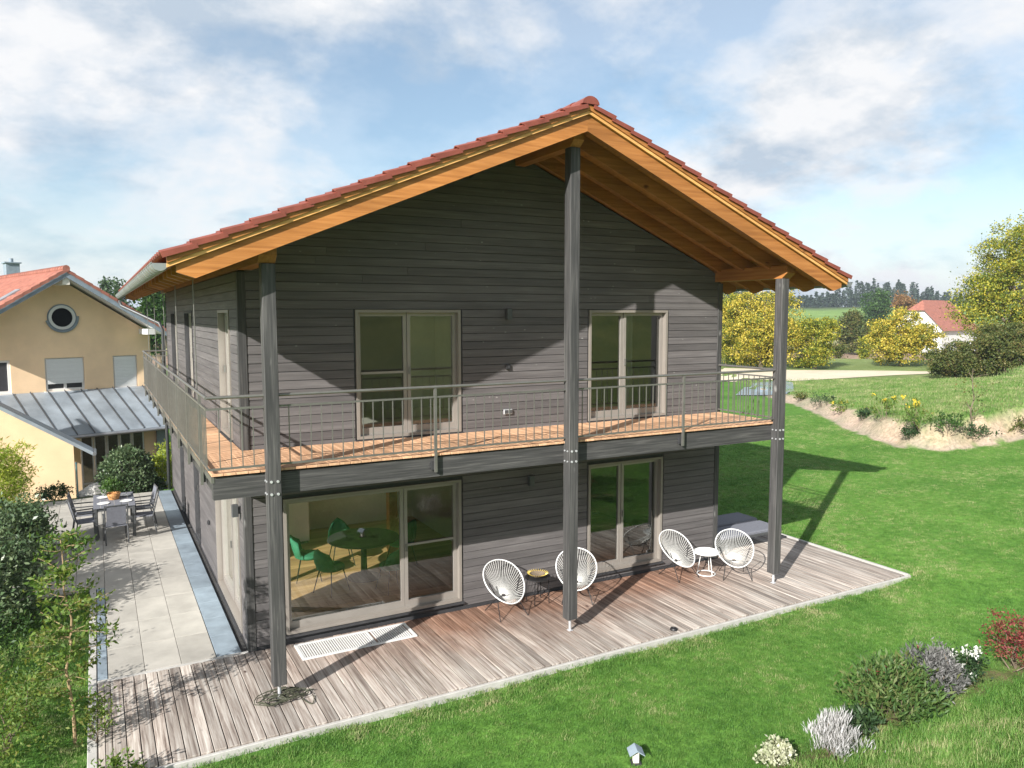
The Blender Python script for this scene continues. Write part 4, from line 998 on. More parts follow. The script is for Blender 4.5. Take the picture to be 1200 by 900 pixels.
    def lawn(X, Y):
        d, _ = bank_field(X, Y)
        onhouse = (X > -2.12) & (X < 11.74) & (Y > -2.60) & (Y < 1.7) & ~((X > 0) & (Y > 1.7))
        body = (X > -0.6) & (X < 9.15) & (Y > 0)
        pat = (X > -5.2) & (X < 0) & (Y > 4.05) & (Y < 12.2)
        strip = (X > -2.12) & (X < 0) & (Y > 0)
        return ~onhouse & ~body & ~pat & ~strip & (d < -0.2) & (Y < 12.4) & (Y > -9.5) & (bed_dist(X, Y) > 0.07+0.08*hnoise(X*7, Y*7))
    k = field('lawn_grass', -6, 34, -9.5, 16, 420, tuft(16, 0.030, 0.10, 0.0026, 1), 0.7, 1.35, lambda X, Y: lawn(X, Y) & (Y > -6.0), 'short green mown grass of the garden lawn')
    k2 = field('slope_grass', 2, 20, -9.5, -5.6, 430, tuft(16, 0.055, 0.12, 0.0028, 2), 0.6, 1.4, lambda X, Y: lawn(X, Y) & (Y < -5.75-0.03*np.clip(X-4, 0, 20)), 'longer dry grass on the slope below the camera')
    k3 = field('meadow_grass', 20, 60, -2, 34, 90, tuft(14, 0.09, 0.26, 0.006, 3), 0.6, 1.4, lambda X, Y: (bank_field(X, Y)[0] > 0.75) & ((X-CP[0])*_fw[0]+(Y-CP[1])*_fw[1] < 52), 'rough meadow grass above the soil bank')
    print('grass tufts', k, k2, k3)
grass()
# ------------------------------------------------------------------ gravel track, pond and path
def strip_sheet(name, near, far, mat, dz=0.03, nu=24, kind='structure', **k):
    a = [np.array(hit(*p)) for p in near]; b = [np.array(hit(*p)) for p in far]
    def samp(L, t):
        s = t*(len(L)-1); i = min(int(s), len(L)-2); return L[i]+(L[i+1]-L[i])*(s-i)
    m = MB(); nv = 6; vs = []
    for i in range(nu+1):
        p, q = samp(a, i/nu), samp(b, i/nu)
        for j in range(nv+1):
            w = p+(q-p)*(j/nv); vs.append((w[0], w[1], float(H(w[0], w[1]))+dz))
    fs = [(i*(nv+1)+j, (i+1)*(nv+1)+j, (i+1)*(nv+1)+j+1, i*(nv+1)+j+1) for i in range(nu) for j in range(nv)]
    m.add(vs, fs); return m.build(name, mat, kind=kind, **k)
M['track'] = simple('track', (0.56, 0.49, 0.37), 0.95, 0, 0.12, 0.4, 0.3, world=True)
M['path'] = simple('path', (0.50, 0.48, 0.44), 0.95, 0, 0.1, 0.5, world=True)
strip_sheet('gravel_track', [(835, 447), (930, 447), (1000, 443), (1050, 440), (1100, 438)], [(835, 434), (930, 434), (1000, 434.5), (1050, 435), (1100, 436)], M['track'])
M['pond'] = simple('pond', (0.22, 0.28, 0.33), 0.35, 0, 0.12, 2)
strip_sheet('pond', [(862, 464), (900, 464), (922, 463), (931, 459)], [(872, 455), (892, 449), (915, 447), (929, 449)], M['pond'], 0.05)
# ------------------------------------------------------------------ far barn
def barn():
    dep = 120; a = D(1104, 388, dep); t = thing('barn', 'white barn with large red tiled half-hip roof behind the trees', 'barn', (a[0], a[1], float(H(a[0], a[1]))))
    z = t.location.z
    R = _r2; X = Vector((R[0], R[1], 0)).normalized(); Y = Vector((-X.y, X.x, 0)) if True else None
    X = (X*0.8+Y*0.62).normalized(); Y = Vector((-X.y, X.x, 0))
    def P(x, y, zz): v = X*x+Y*y; return (v.x, v.y, zz)
    base = -1.5; eav = 388; ze = D(1090, 386, dep)[2]-z; zr = D(1118, 351, dep)[2]-z
    Ln, Wd = 13.0, 8.0
    m = MB().hexa([P(0,0,base),P(Ln,0,base),P(Ln,Wd,base),P(0,Wd,base),P(0,0,ze),P(Ln,0,ze),P(Ln,Wd,ze),P(0,Wd,ze)])
    m.add([P(0,0,ze),P(0,Wd,ze),P(0,Wd*.66,ze+(zr-ze)*.66),P(0,Wd*.34,ze+(zr-ze)*.66)], [(0,3,2,1)])
    m.build('wall', M['white'], t)
    o = 0.5; r = MB(); h = ze+(zr-ze)*.64
    A, B, C, Dd = P(-o,-o,ze-.25), P(Ln+o,-o,ze-.25), P(Ln-1.5,Wd/2,zr), P(2.0,Wd/2,zr); E = P(-o,Wd*.33,h); Fp = P(-o,Wd*.67,h); Gp, Hh = P(Ln+o,Wd+o,ze-.25), P(-o,Wd+o,ze-.25)
    r.add([A,B,C,Dd,E,Fp,Gp,Hh], [(0,1,2,3,4),(3,5,4),(5,3,2,6,7),(1,6,2)])
    r.build('roof', M['tile_old'], t)
    c = MB().hexa([P(-0.04,2.9,0.6),P(-0.02,2.9,0.6),P(-0.02,4.9,0.6),P(-0.04,4.9,0.6),P(-0.04,2.9,2.2),P(-0.02,2.9,2.2),P(-0.02,4.9,2.2),P(-0.04,4.9,2.2)]); c.build('window', M['dark'], t)
barn()
# ------------------------------------------------------------------ neighbour house
NA = math.radians(16); NO = (-2.9, 23.2); NX = np.array([math.cos(NA), math.sin(NA), 0]); NY = np.array([-math.sin(NA), math.cos(NA), 0])
def nloc(p): q = np.array(p)-np.array([NO[0], NO[1], 0]); return np.array([q@NX, q@NY, q[2]])
def FN(x, y, v):
    """point on the neighbour's plane y' = v, in that house's own axes"""
    d = ray(x, y); c0 = nloc(CP); dl = np.array([d@NX, d@NY, d[2]]); return c0+dl*((v-c0[1])/dl[1])
def DN(x, y, dep): return nloc(D(x, y, dep))
def neighbour():
    YW = 0.0; YG = -1.25; n = thing('yellow_house', 'yellow rendered house with red tiled gable roof and round window', 'house', (NO[0], NO[1], -2.6), NA)
    L = (0, 0, 2.6)                                   # parts are modelled in world coordinates, shifted to the base
    def B(m, name, mat, parent=n, **k):
        m.v = [(a+L[0], b+L[1], c+L[2]) for a, b, c in m.v] if parent is n or True else m.v
        return m.build(name, M[mat], parent, **k)
    ap = FN(77, 314, YG); s = 0.60; xa, za = ap[0], ap[2]
    er = FN(197, 386, YG)[0]; hw = er-xa; s = (za-FN(197, 386, YG)[2])/hw
    x0, x1 = xa-hw+0.3, xa+hw-0.3; ZG = -2.6; dep = 9.5
    zs = lambda x: za-0.32-s*abs(x-xa)
    wn = []
    def rect(pa, pb): a, b = FN(*pa, YW), FN(*pb, YW); return (a[0], b[2], b[0], a[2])
    w1, w2, w3 = rect((52, 420), (100, 456)), rect((132, 417), (162, 453)), rect((-40, 424), (14, 461))
    ops = [w1, w2, w3]
    zz = zs(x0)
    m = MB()
    for a0, b0, a1, b1 in cells(x0, x1, ZG, zz, ops): m.box(a0, YW, b0, a1, YW+0.3, b1)
    m.add([(x0,YW,zz),(x1,YW,zz),(xa,YW,zs(xa)),(x0,YW+.3,zz),(x1,YW+.3,zz),(xa,YW+.3,zs(xa))], [(0,1,2),(5,4,3),(0,2,5,3),(1,4,5,2),(0,3,4,1)])
    m.box(x0, YW+0.3, ZG, x0+0.3, YW+dep, zz); m.box(x1-0.3, YW+0.3, ZG, x1, YW+dep, zz); m.box(x0, YW+dep, ZG, x1, YW+dep+0.3, zz)
    B(m, 'wall', 'plaster')
    # round window
    c = FN(72.5, 372, YW); R = px2m(13.6, 31)
    def ringm(r0, r1, y0, y1):
        m = MB(); k = 32; vs = []
        for r, y in ((r0, y0), (r1, y0), (r1, y1), (r0, y1)):
            for i in range(k): t = 2*math.pi*i/k; vs.append((c[0]+r*math.cos(t), y, c[2]+r*math.sin(t)))
        fs = []
        for q in range(4):
            for i in range(k): fs.append((q*k+i, q*k+(i+1) % k, ((q+1) % 4)*k+(i+1) % k, ((q+1) % 4)*k+i))
        return m.add(vs, fs)
    ow = B(ringm(R*0.78, R*1.0, YW-0.05, YW+0.02), 'round_window', 'white')
    B(ringm(R*1.0, R*1.10, YW-0.03, YW+0.02), 'surround', 'bluestone', ow)
    m = MB(); m.add([(c[0]+R*0.8*math.cos(2*math.pi*i/32), YW-0.015, c[2]+R*0.8*math.sin(2*math.pi*i/32)) for i in range(32)], [tuple(range(32))]); B(m, 'pane', 'glass_dark', ow)
    m = MB(); m.add([(c[0]+R*0.82*math.cos(2*math.pi*i/32), YW-0.004, c[2]+R*0.82*math.sin(2*math.pi*i/32)) for i in range(32)], [tuple(range(32))]); B(m, 'dark_room', 'dark', ow)
    m = MB()
    for i in range(16):
        t0, t1 = math.pi*1.15+math.pi*0.75*i/15, 0
        pass
    m.path([(c[0]+R*1.16*math.cos(math.pi*(1.02+0.96*i/14)+0.15), YW-0.05, c[2]+R*1.16*math.sin(math.pi*(1.02+0.96*i/14)+0.15)) for i in range(15)], 0.05, 6); B(m, 'sill', 'bluestone', ow)
    for w, sh in ((w1, 0.78), (w2, 1.0), (w3, 0.0)):
        a0, b0, a1, b1 = w; pl = lambda a, d, z: (a, YW+d, z)
        m = MB(); frame_box(m, a0, b0, a1, b1, 0.085, 0.06, 0.16, pl)
        wo = B(m, 'window', 'white')
        if sh < 1:
            m = MB(); m.box((a0+a1)/2-0.05, YW+0.07, b0+0.08, (a0+a1)/2+0.05, YW+0.15, b1-0.08); B(m, 'mullion', 'white', wo)
        m = MB(); m.box(a0+0.07, YW+0.11, b0+0.07, a1-0.07, YW+0.12, b1-0.07); B(m, 'pane', 'dark', wo)
        if sh > 0:
            zlo = b1-(b1-b0)*sh+0.04; z = b1-0.05
            while z > zlo:
                m = MB(); m.bbox(a0+0.05, YW+0.02, z-0.058, a1-0.05, YW+0.05, z, 0.004); B(m, 'shutter_slat', 'white', wo); z -= 0.06
        m = MB(); m.box(a0-0.06, YW-0.08, b0-0.06, a1+0.06, YW+0.05, b0-0.002); B(m, 'sill', 'white', wo)
    # roof
    rf = MB(); YE = YW+dep+0.8
    for sg in (-1, 1):
        xe = xa+sg*hw; p = [(xa,YG+.02,za-0.20),(xe,YG+.02,za-0.20-s*hw),(xe,YE,za-0.20-s*hw),(xa,YE,za-0.20)]
        rf.hexa(p+[(a,b,c_+0.10) for a,b,c_ in p])
    ro = B(rf, 'roof', 'white')
    for sg in (-1, 1):
        xe = xa+sg*(hw+0.05); m = MB(); m.hexa([(xa,YG-.03,za-0.34),(xe,YG-.03,za-0.34-s*hw),(xe,YG+.02,za-0.34-s*hw),(xa,YG+.02,za-0.34),(xa,YG-.03,za-0.06),(xe,YG-.03,za-0.06-s*hw),(xe,YG+.02,za-0.06-s*hw),(xa,YG+.02,za-0.06)]); B(m, 'bargeboard', 'bluestone', ro)
    # tile courses, too fine to pick apart at this distance
    m = MB(); a = math.atan(s); ca, sa = math.cos(a), math.sin(a); p = 0.34; nr = int(hw/ca/p)+1
    for sg in (-1, 1):
        for r in range(nr):
            yy = YG-0.05
            while yy < YE:
                s0, s1 = r*p, r*p+p*1.1
                def Q(ss, y, z): return (xa+sg*ss*ca, y, za-0.06-ss*sa+z)
                ys = [(yy, 0.0), (yy+0.08, 0.035), (yy+0.16, 0.0), (yy+0.30, 0.0)]
                vs = [Q(s0, y, z+0.01) for y, z in ys]+[Q(s1, y, z+0.045) for y, z in ys]+[Q(s1, y, z+0.0) for y, z in ys]
                m.add(vs, [(i, 4+i, 5+i, 1+i) if sg < 0 else (i, 1+i, 5+i, 4+i) for i in range(3)]+[(4+i, 8+i, 9+i, 5+i) for i in range(3)])
                if yy < YG: m.add([Q(s0,yy-.02,-.10),Q(s1,yy-.02,-.07),Q(s1,yy-.02,.06),Q(s0,yy-.02,.03)], [(0,1,2,3)])
                yy += 0.30
    B(m, 'tile_field', 'tile_old', ro, kind='stuff')
    yy = YG-0.08
    while yy < YE:
        m = MB(); m.path([(xa, yy, za-0.02), (xa, yy+0.38, za-0.035)], [0.13, 0.115], 10); B(m, 'ridge_tile', 'tile_old', ro); yy += 0.36
    m = MB(); m.box(xa-0.12, YG+0.03, za-0.62, xa+0.12, YW, za-0.38); B(m, 'purlin', 'cream', ro)
    xq = xa+hw-0.62; m = MB(); m.box(xq-0.1, YG+0.25, zs(xq)-0.28, xq+0.22, YW, zs(xq)-0.06); B(m, 'purlin', 'white', ro)
    # chimney
    ch = DN(14, 322, 42); cz = DN(14, 309, 42)[2]
    m = MB(); m.box(ch[0]-0.32, ch[1]-0.35, ch[2]-1.6, ch[0]+0.32, ch[1]+0.35, cz); m.box(ch[0]-0.40, ch[1]-0.43, cz, ch[0]+0.40, ch[1]+0.43, cz+0.07); m.tube((ch[0], ch[1], cz+0.07), (ch[0], ch[1], cz+0.28), 0.11, n=10)
    B(m, 'chimney', 'bluestone', ro)
    sk = MB(); q0 = 1.9
    def Q2(ss, y, z): return (xa-ss*ca, y, za-0.06-ss*sa+z)
    sk.hexa([Q2(1.55,YG+1.0,.02),Q2(1.55,YG+1.7,.02),Q2(2.5,YG+1.7,.02),Q2(2.5,YG+1.0,.02),Q2(1.55,YG+1.0,.12),Q2(1.55,YG+1.7,.12),Q2(2.5,YG+1.7,.12),Q2(2.5,YG+1.0,.12)]); B(sk, 'skylight', 'zinc', ro)
    # standing seam lean-to along the gable wall
    YL = -2.7; zt0 = FN(90, 457, YW)[2]; ze = FN(75, 511, YL)[2]; xl, xr = FN(-60, 470, YW)[0], FN(197, 453, YW)[0]+0.1
    sh = 0.25                                             # the sheet is cut askew, seams run to the right
    def LP(x, t, z): return (x+sh*t, YW-0.02+(YL-YW)*t, zt0+(ze-zt0)*t+z)
    m = MB(); m.hexa([LP(xl,1,-.06),LP(xr,1,-.06),LP(xr,0,-.06),LP(xl,0,-.06),LP(xl,1,0),LP(xr,1,0),LP(xr,0,0),LP(xl,0,0)])
    lt = B(m, 'lean_to_roof', 'zinc_roof')
    x = xl+0.2
    while x < xr:
        m = MB(); m.hexa([LP(x,1,0.001),LP(x+.03,1,0.001),LP(x+.03,0,0.001),LP(x,0,0.001),LP(x,1,.045),LP(x+.03,1,.045),LP(x+.03,0,.045),LP(x,0,.045)]); B(m, 'seam', 'grey_metal', lt); x += 0.58
    m = MB(); a_, b_ = LP(xl,1.02,-.05), LP(xr,1.02,-.05); m.tube(a_, b_, 0.06, n=8); B(m, 'gutter', 'zinc', lt)
    # glazed front below it
    yg = YL+0.45; xs = np.linspace(FN(95, 540, yg)[0], FN(198, 540, yg)[0], 8); zb = -2.55; zt_ = ze+0.02
    for i in range(7):
        m = MB(); frame_box(m, xs[i]+0.01, zb, xs[i+1]-0.01, zt_, 0.05, 0, 0.06, lambda a, d, z: (a, yg+d, z))
        if i == 5: m = MB(); m.box(xs[i], yg, zb, xs[i+1], yg+0.06, zt_); B(m, 'panel', 'plaster2'); continue
        if i == 6: m = MB(); m.box(xs[i], yg-.1, zb, xs[i+1], yg+0.06, zt_); B(m, 'panel', 'bluestone'); continue
        fo = B(m, 'glazed_door', 'galv')
        m = MB(); m.box(xs[i]+0.05, yg+0.02, zb+0.05, xs[i+1]-0.05, yg+0.03, zt_-0.05); B(m, 'pane', 'glass_dark', fo)
        if i < 2: m = MB(); m.box(xs[i]+0.05, yg-0.005, zb+1.15, xs[i+1]-0.05, yg+0.055, zb+1.22); B(m, 'rail', 'galv', fo)
    m = MB(); m.box(xs[0]-0.3, YW-0.3, ZG, xs[-1], YW-0.25, zt0-0.3); B(m, 'inner_wall', 'plaster')
    return n
neighbour()
def annex():
    YA = 17.0; a = F(86, 522, YA); t = thing('annex', 'yellow rendered garage annex with sloping dark metal roof edge', 'annex', (a[0], YA, -2.1))
    x1 = a[0]; z1 = a[2]; p0 = F(0, 480, YA); s = (p0[2]-z1)/(x1-p0[0]); x0 = x1-5.5; z0 = z1+s*5.5
    def sh(m): m.v = [(u-x1, v-YA, w+2.1) for u, v, w in m.v]; return m
    m = MB().hexa([(x0,YA,-2.1),(x1,YA,-2.1),(x1,YA+0.7,-2.1),(x0,YA+0.7,-2.1),(x0,YA,z0),(x1,YA,z1),(x1,YA+0.7,z1),(x0,YA+0.7,z0)])
    sh(m).build('wall', M['plaster2'], t)
    e = 0.55
    m = MB().hexa([(x0-e,YA-.12,z0+s*e+.005),(x1+e,YA-.12,z1-s*e+.005),(x1+e,YA+0.75,z1-s*e+.005),(x0-e,YA+0.75,z0+s*e+.005),(x0-e,YA-.12,z0+s*e+.13),(x1+e,YA-.12,z1-s*e+.13),(x1+e,YA+0.75,z1-s*e+.13),(x0-e,YA+0.75,z0+s*e+.13)])
    sh(m).build('roof', M['zinc_roof'], t)
    m = MB(); m.tube((x1+e+.04,YA-.15,z1-s*e+.06), (x1+e+.04,YA+0.75,z1-s*e+.06), 0.06, n=8); sh(m).build('gutter', M['zinc'], t)
annex()
# pole and stones between annex and patio
p = S(93, 583, -2.3)
tpole = MB().tube((0, 0, -0.3), (0, 0, 0.95), 0.022, n=8).lathe([(0.03, 0.95), (0.03, 0.98), (0.012, 1.0)], 10)
tpole.build('garden_pole', M['teal'], label='teal garden pole at the end of the patio', cat='pole', loc=(-2.42, 12.35, -0.05))
for i, (x, y, s_) in enumerate(((-2.05, 12.6, 0.34), (-1.78, 12.5, 0.22), (-2.3, 12.55, 0.2))):
    m = MB(); rng = np.random.default_rng(i); prof = [(0.02, -0.1), (s_*0.8, -0.05), (s_, s_*0.3), (s_*0.8, s_*0.75), (s_*0.3, s_)]; m.lathe(prof, 9)
    m.v = [(a*(1+0.2*math.sin(5*a+b*7)), b*(1+0.2*math.cos(4*b+c_*9)), c_*(1+0.15*math.sin(6*a))) for a, b, c_ in m.v]
    m.build('boulder', M['stone'], label=['large grey boulder beside the ball-shaped shrub', 'small grey boulder close to the ball-shaped shrub', 'small grey boulder beside the teal pole'][i], cat='boulder', loc=(x, y, -0.08))
# ------------------------------------------------------------------ acapulco chairs
def egg(t):
    """rim outline in its own plane: u across, v from the front lip to the head"""
    v = -math.cos(t)*0.47; u = math.sin(t)*0.40*(1+0.10*v/0.47); return u, v
def acapulco(label, loc, rz, name='string_chair'):
    t = thing(name, label, 'chair', loc, rz, 'white string chairs on the terrace')
    t.scale = (0.88, 0.88, 0.88)
    tilt = math.radians(42); C0 = Vector((0, 0.05, 0.61))
    U = Vector((1, 0, 0)); V = Vector((0, math.cos(tilt), math.sin(tilt)))     # faces -y
    Nn = U.cross(V)                                                            # up/front normal
    if Nn.z < 0: Nn = -Nn
    N = 40; rim = [C0+U*egg(2*math.pi*i/N)[0]+V*egg(2*math.pi*i/N)[1] for i in range(N)]
    MB().path(rim, 0.013, 8, closed=True).build('rim', M['white'], t, smooth=True)
    hub = C0+V*(-0.16)-Nn*0.235
    m = MB(); K = 52; hp = []
    hr = [hub+U*(0.055*math.cos(2*math.pi*i/20))+V*(0.04*math.sin(2*math.pi*i/20)) for i in range(20)]
    m.path(hr, 0.007, 5, closed=True)
    for i in range(K):
        tt = 2*math.pi*i/K; u, v = egg(tt); a = C0+U*u+V*v
        d = math.atan2(v+0.2, u); b = hub+U*(0.055*math.cos(d))+V*(0.04*math.sin(d))
        mid = (a+b)/2-Nn*0.035
        m.path([a, mid, b], 0.0034, 4)
    m.build('cord_seat', M['white_cord'], t, kind='stuff')
    # rod legs: two hairpin pairs meeting under the seat
    base = hub-Vector((0, 0, 0.01))
    for sx in (-1, 1):
        f = Vector((sx*0.30, -0.30, 0.005)); bk = Vector((sx*0.26, 0.34, 0.005)); k1 = Vector((sx*0.20, -0.02, 0.33))
        MB().path([f, k1, C0+U*(sx*0.33)+V*0.02], 0.0085, 6).build('leg', M['black'], t)
        MB().path([bk, k1*0.99+Vector((0, 0.03, 0)), C0+U*(sx*0.24)+V*-0.33], 0.0085, 6).build('leg', M['black'], t)
    MB().path([(-0.20, -0.01, 0.335), hub-Nn*0.012, (0.20, -0.01, 0.335)], 0.0085, 6).build('cross_bar', M['black'], t)
    return t
acapulco('white string chair left of the black side table', (3.98, -0.55, 0), math.radians(3))
acapulco('white string chair half behind the middle post', (5.35, -0.58, 0), math.radians(-30))
acapulco('white string chair left of the white side table', (7.70, -0.52, 0), math.radians(5))
acapulco('white string chair between white side table and right post', (8.63, -1.02, 0), math.radians(-32))
t = thing('side_table', 'round black side table with gold leaf bowl', 'table', (4.70, -0.36, 0))
MB().lathe([(0.0, 0.43), (0.215, 0.43), (0.225, 0.437), (0.225, 0.447), (0.215, 0.452), (0.0, 0.452)], 28).build('tabletop', M['black'], t)
for k in range(4):
    a = math.pi/4+k*math.pi/2; MB().tube((0.19*math.cos(a), 0.19*math.sin(a), 0.43), (0.2*math.cos(a), 0.2*math.sin(a), 0.002), 0.008, n=6).build('leg', M['black'], t)
m = MB().lathe([(0.0, 0.0), (0.08, 0.005), (0.12, 0.03), (0.15, 0.06), (0.145, 0.062), (0.11, 0.035), (0.07, 0.015), (0.0, 0.012)], 24)
b = thing('leaf_bowl', 'golden leaf-edged bowl on the black side table', 'bowl', (4.69, -0.37, 0.453))
m.build('dish', M['bark'], b)
rng = np.random.default_rng(2); pts = [(0.14*math.cos(a), 0.14*math.sin(a), 0.055) for a in np.linspace(0, 2*math.pi, 26, endpoint=False)]
for q in pts:
    d = Vector((q[0], q[1], 0)).normalized(); MB().tube(q, Vector(q)+d*0.045+Vector((0, 0, 0.025)), 0.010, 0.002, 5).build('leaf_tip', M['gold'], b)
t = thing('side_table', 'round white side table between two string chairs', 'table', (8.25, -0.66, 0))
MB().lathe([(0.0, 0.415), (0.23, 0.415), (0.245, 0.425), (0.245, 0.445), (0.235, 0.45), (0.225, 0.436), (0.0, 0.434)], 32).build('tabletop', M['white'], t, smooth=False)
for k in range(3):
    a = 0.5+k*2*math.pi/3; MB().path([(0.10*math.cos(a), 0.10*math.sin(a), 0.415), (0.17*math.cos(a), 0.17*math.sin(a), 0.014)], 0.008, 8).build('leg', M['white'], t)
MB().path([(0.17*math.cos(2*math.pi*i/28), 0.17*math.sin(2*math.pi*i/28), 0.012) for i in range(28)], 0.010, 6, closed=True).build('base_ring', M['white'], t)
# ------------------------------------------------------------------ sun lounger
t = thing('sun_lounger', 'wide grey double sun lounger with two cushions on the deck behind the right post', 'lounger', (10.16, 0.66, 0))
for y0, y1, h_ in ((-0.64, -0.025, 0.0), (0.025, 0.64, 0.03)):
    m = MB().bbox(-0.84, y0, 0.325, 0.84, y1, 0.385, 0.02); m.v = [(a, b_, c_+(0.05 if a < -0.4 else 0.0)*0+h_) for a, b_, c_ in m.v]; m.build('cushion', M['grey_fabric'], t)
for sy in (-1, 1):
    MB().bbox(-0.86, sy*0.62-0.02, 0.27, 0.86, sy*0.62+0.02, 0.324, 0.003).build('side_rail', M['grey_metal'], t)
    for x in (-0.72, 0.72): MB().bbox(x-0.02, sy*0.62-0.018, 0.0, x+0.02, sy*0.62+0.018, 0.269, 0.003).build('leg', M['grey_metal'], t)
for x in (-0.84, 0.0, 0.84): MB().bbox(x-0.018, -0.595, 0.275, x+0.018, 0.595, 0.318, 0.003).build('cross_bar', M['grey_metal'], t)
# ------------------------------------------------------------------ patio dining set
tx, ty = -1.60, 8.15
t = thing('garden_table', 'grey garden dining table laid with plates on the patio', 'table', (tx, ty, -0.012))
for i in range(6):
    w = 0.84/6; MB().bbox(-0.42+i*w+0.004, -0.70, 0.70, -0.42+(i+1)*w-0.004, 0.70, 0.725, 0.003).build('top_slat', M['grey_fabric'], t)
MB().box(-0.39, -0.67, 0.63, 0.39, -0.63, 0.695).box(-0.39, 0.63, 0.63, 0.39, 0.67, 0.695).box(-0.39, -0.625, 0.63, -0.35, 0.625, 0.695).box(0.35, -0.625, 0.63, 0.39, 0.625, 0.695).build('apron', M['grey_metal'], t)
for sx in (-1, 1):
    for sy in (-1, 1): MB().bbox(sx*0.375-0.032, sy*0.655-0.032, 0.0, sx*0.375+0.032, sy*0.655+0.032, 0.699, 0.004).build('leg', M['grey_metal'], t)
def garden_chair(label, loc, rz):
    t = thing('garden_chair', label, 'chair', loc, rz, 'grey garden chairs round the patio table'); t.scale = (0.86, 0.86, 0.9)     # faces +y
    MB().bbox(-0.24, -0.22, 0.42, 0.24, 0.24, 0.445, 0.006).build('seat', M['grey_fabric'], t)
    m = MB().hexa([(-0.22,-0.24,0.47),(0.22,-0.24,0.47),(0.22,-0.225,0.47),(-0.22,-0.225,0.47),(-0.22,-0.36,0.95),(0.22,-0.36,0.95),(0.22,-0.345,0.95),(-0.22,-0.345,0.95)]); m.build('backrest', M['grey_fabric'], t)
    for sx in (-1, 1):
        x = sx*0.255
        MB().path([(x, -0.30, 0.0), (x, -0.225, 0.44), (x, -0.37, 0.98)], 0.016, 8).build('leg', M['grey_metal'], t)
        MB().path([(x, 0.25, 0.0), (x, 0.22, 0.44), (x, 0.22, 0.65)], 0.016, 8).build('leg', M['grey_metal'], t)
        MB().bbox(x-0.022, -0.28, 0.65, x+0.022, 0.25, 0.675, 0.004).build('armrest', M['grey_metal'], t)
    MB().tube((-0.255, -0.365, 0.965), (0.255, -0.365, 0.965), 0.014, n=8).build('top_bar', M['grey_metal'], t)
zz = -0.012
garden_chair('grey mesh garden chair at the table end with its back to the deck', (tx+0.0, ty-0.98, zz), math.radians(4))
garden_chair('grey garden chair on the lawn side of the patio table, close to the deck', (tx-0.58, ty-0.36, zz), math.radians(-80))
garden_chair('grey garden chair on the lawn side of the patio table, close to the ball shrub', (tx-0.60, ty+0.36, zz), math.radians(-92))
garden_chair('grey garden chair between patio table and house wall, close to the deck', (tx+0.60, ty-0.34, zz), math.radians(84))
garden_chair('grey garden chair between patio table and house wall, close to the ball shrub', (tx+0.60, ty+0.38, zz), math.radians(95))
pm_ = MB().lathe([(0.0, 0.0), (0.09, 0.0), (0.13, 0.014), (0.128, 0.018), (0.085, 0.006), (0.0, 0.006)], 24).mesh('plate'); pm_.materials.append(M['white'])
for x, y, lb in ((-0.22, -0.34, 'white plate on the lawn side of the table close to the deck'), (-0.22, 0.32, 'white plate on the lawn side of the table close to the shrub'), (0.24, -0.31, 'white plate on the house side of the table close to the deck'), (0.24, 0.35, 'white plate on the house side of the table close to the shrub')):
    put('plate', pm_, None, None, lb, 'plate', 'plates on the patio table', None, (tx+x, ty+y, 0.7145))
pp = thing('potted_plant', 'small bushy plant in an orange basket on the patio table', 'plant', (tx+0.0, ty+0.05, 0.7145))
MB().lathe([(0.0, 0.0), (0.10, 0.0), (0.14, 0.10), (0.145, 0.15), (0.125, 0.15), (0.12, 0.11), (0.0, 0.11)], 20).build('pot', M['pot'], pp)
rng = np.random.default_rng(9); c, d = ellipsoid_clumps(rng, 40, 0.24, 0.24, 0.17, 0.4, -0.6); c[:, 2] += 0.27
put('foliage', quad_mesh('foliage', foliage(rng, c, d, 16, 0.08, 0.06, 0.5)), GRN, pp)
# ------------------------------------------------------------------ indoor dining group
def velvet_chair(label, loc, rz):
    t = thing('velvet_chair', label, 'chair', loc, rz, 'green velvet chairs indoors')
    n = 14; m = MB(); vs = []; fs = []
    rows = [(0.43, 0.0), (0.50, 0.02), (0.62, 0.05), (0.75, 0.08), (0.84, 0.10)]
    for z, lean in rows:
        for th_ in (0.0, 0.05):
            for i in range(n+1):
                a = math.radians(200+140*i/n); w = 1.0-0.25*(z > 0.8)-0.1*(z > 0.7)
                drop = 0.12*abs(i/n-0.5)*2*(z > 0.6)
                vs.append(((0.25-th_)*math.cos(a)*w, (0.25-th_)*math.sin(a)-lean, z-drop))
    k = n+1
    for j in range(len(rows)-1):
        for i in range(n):
            o = j*2*k; p_ = (j+1)*2*k
            fs.append((o+i, o+i+1, p_+i+1, p_+i)); fs.append((o+k+i+1, o+k+i, p_+k+i, p_+k+i+1))
    o = (len(rows)-1)*2*k
    for i in range(n): fs.append((o+i, o+i+1, o+k+i+1, o+k+i))
    for j in range(len(rows)-1):
        for i in (0, n): fs.append((j*2*k+i, j*2*k+k+i, (j+1)*2*k+k+i, (j+1)*2*k+i))
    m.add(vs, fs).build('backrest', M['green_velvet'], t, smooth=True)
    MB().lathe([(0.0, 0.40), (0.20, 0.40), (0.235, 0.43), (0.235, 0.46), (0.20, 0.485), (0.0, 0.49)], 24).build('seat', M['green_velvet'], t, smooth=True)
    for sx in (-1, 1):
        for sy in (-1, 1): MB().tube((sx*0.14, sy*0.14, 0.41), (sx*0.22, sy*0.22, 0.0), 0.011, 0.008, 6).build('leg', M['black'], t)
dx, dy, dz = 2.35, 1.95, 0.121
velvet_chair('green velvet chair at the near window side of the indoor table', (dx-0.72, dy-0.42, dz), math.radians(-60))
velvet_chair('green velvet chair beside the white cabinet indoors', (dx-0.90, dy+0.42, dz), math.radians(-105))
velvet_chair('green velvet chair at the far side of the indoor table', (dx-0.15, dy+0.95, dz), math.radians(175))
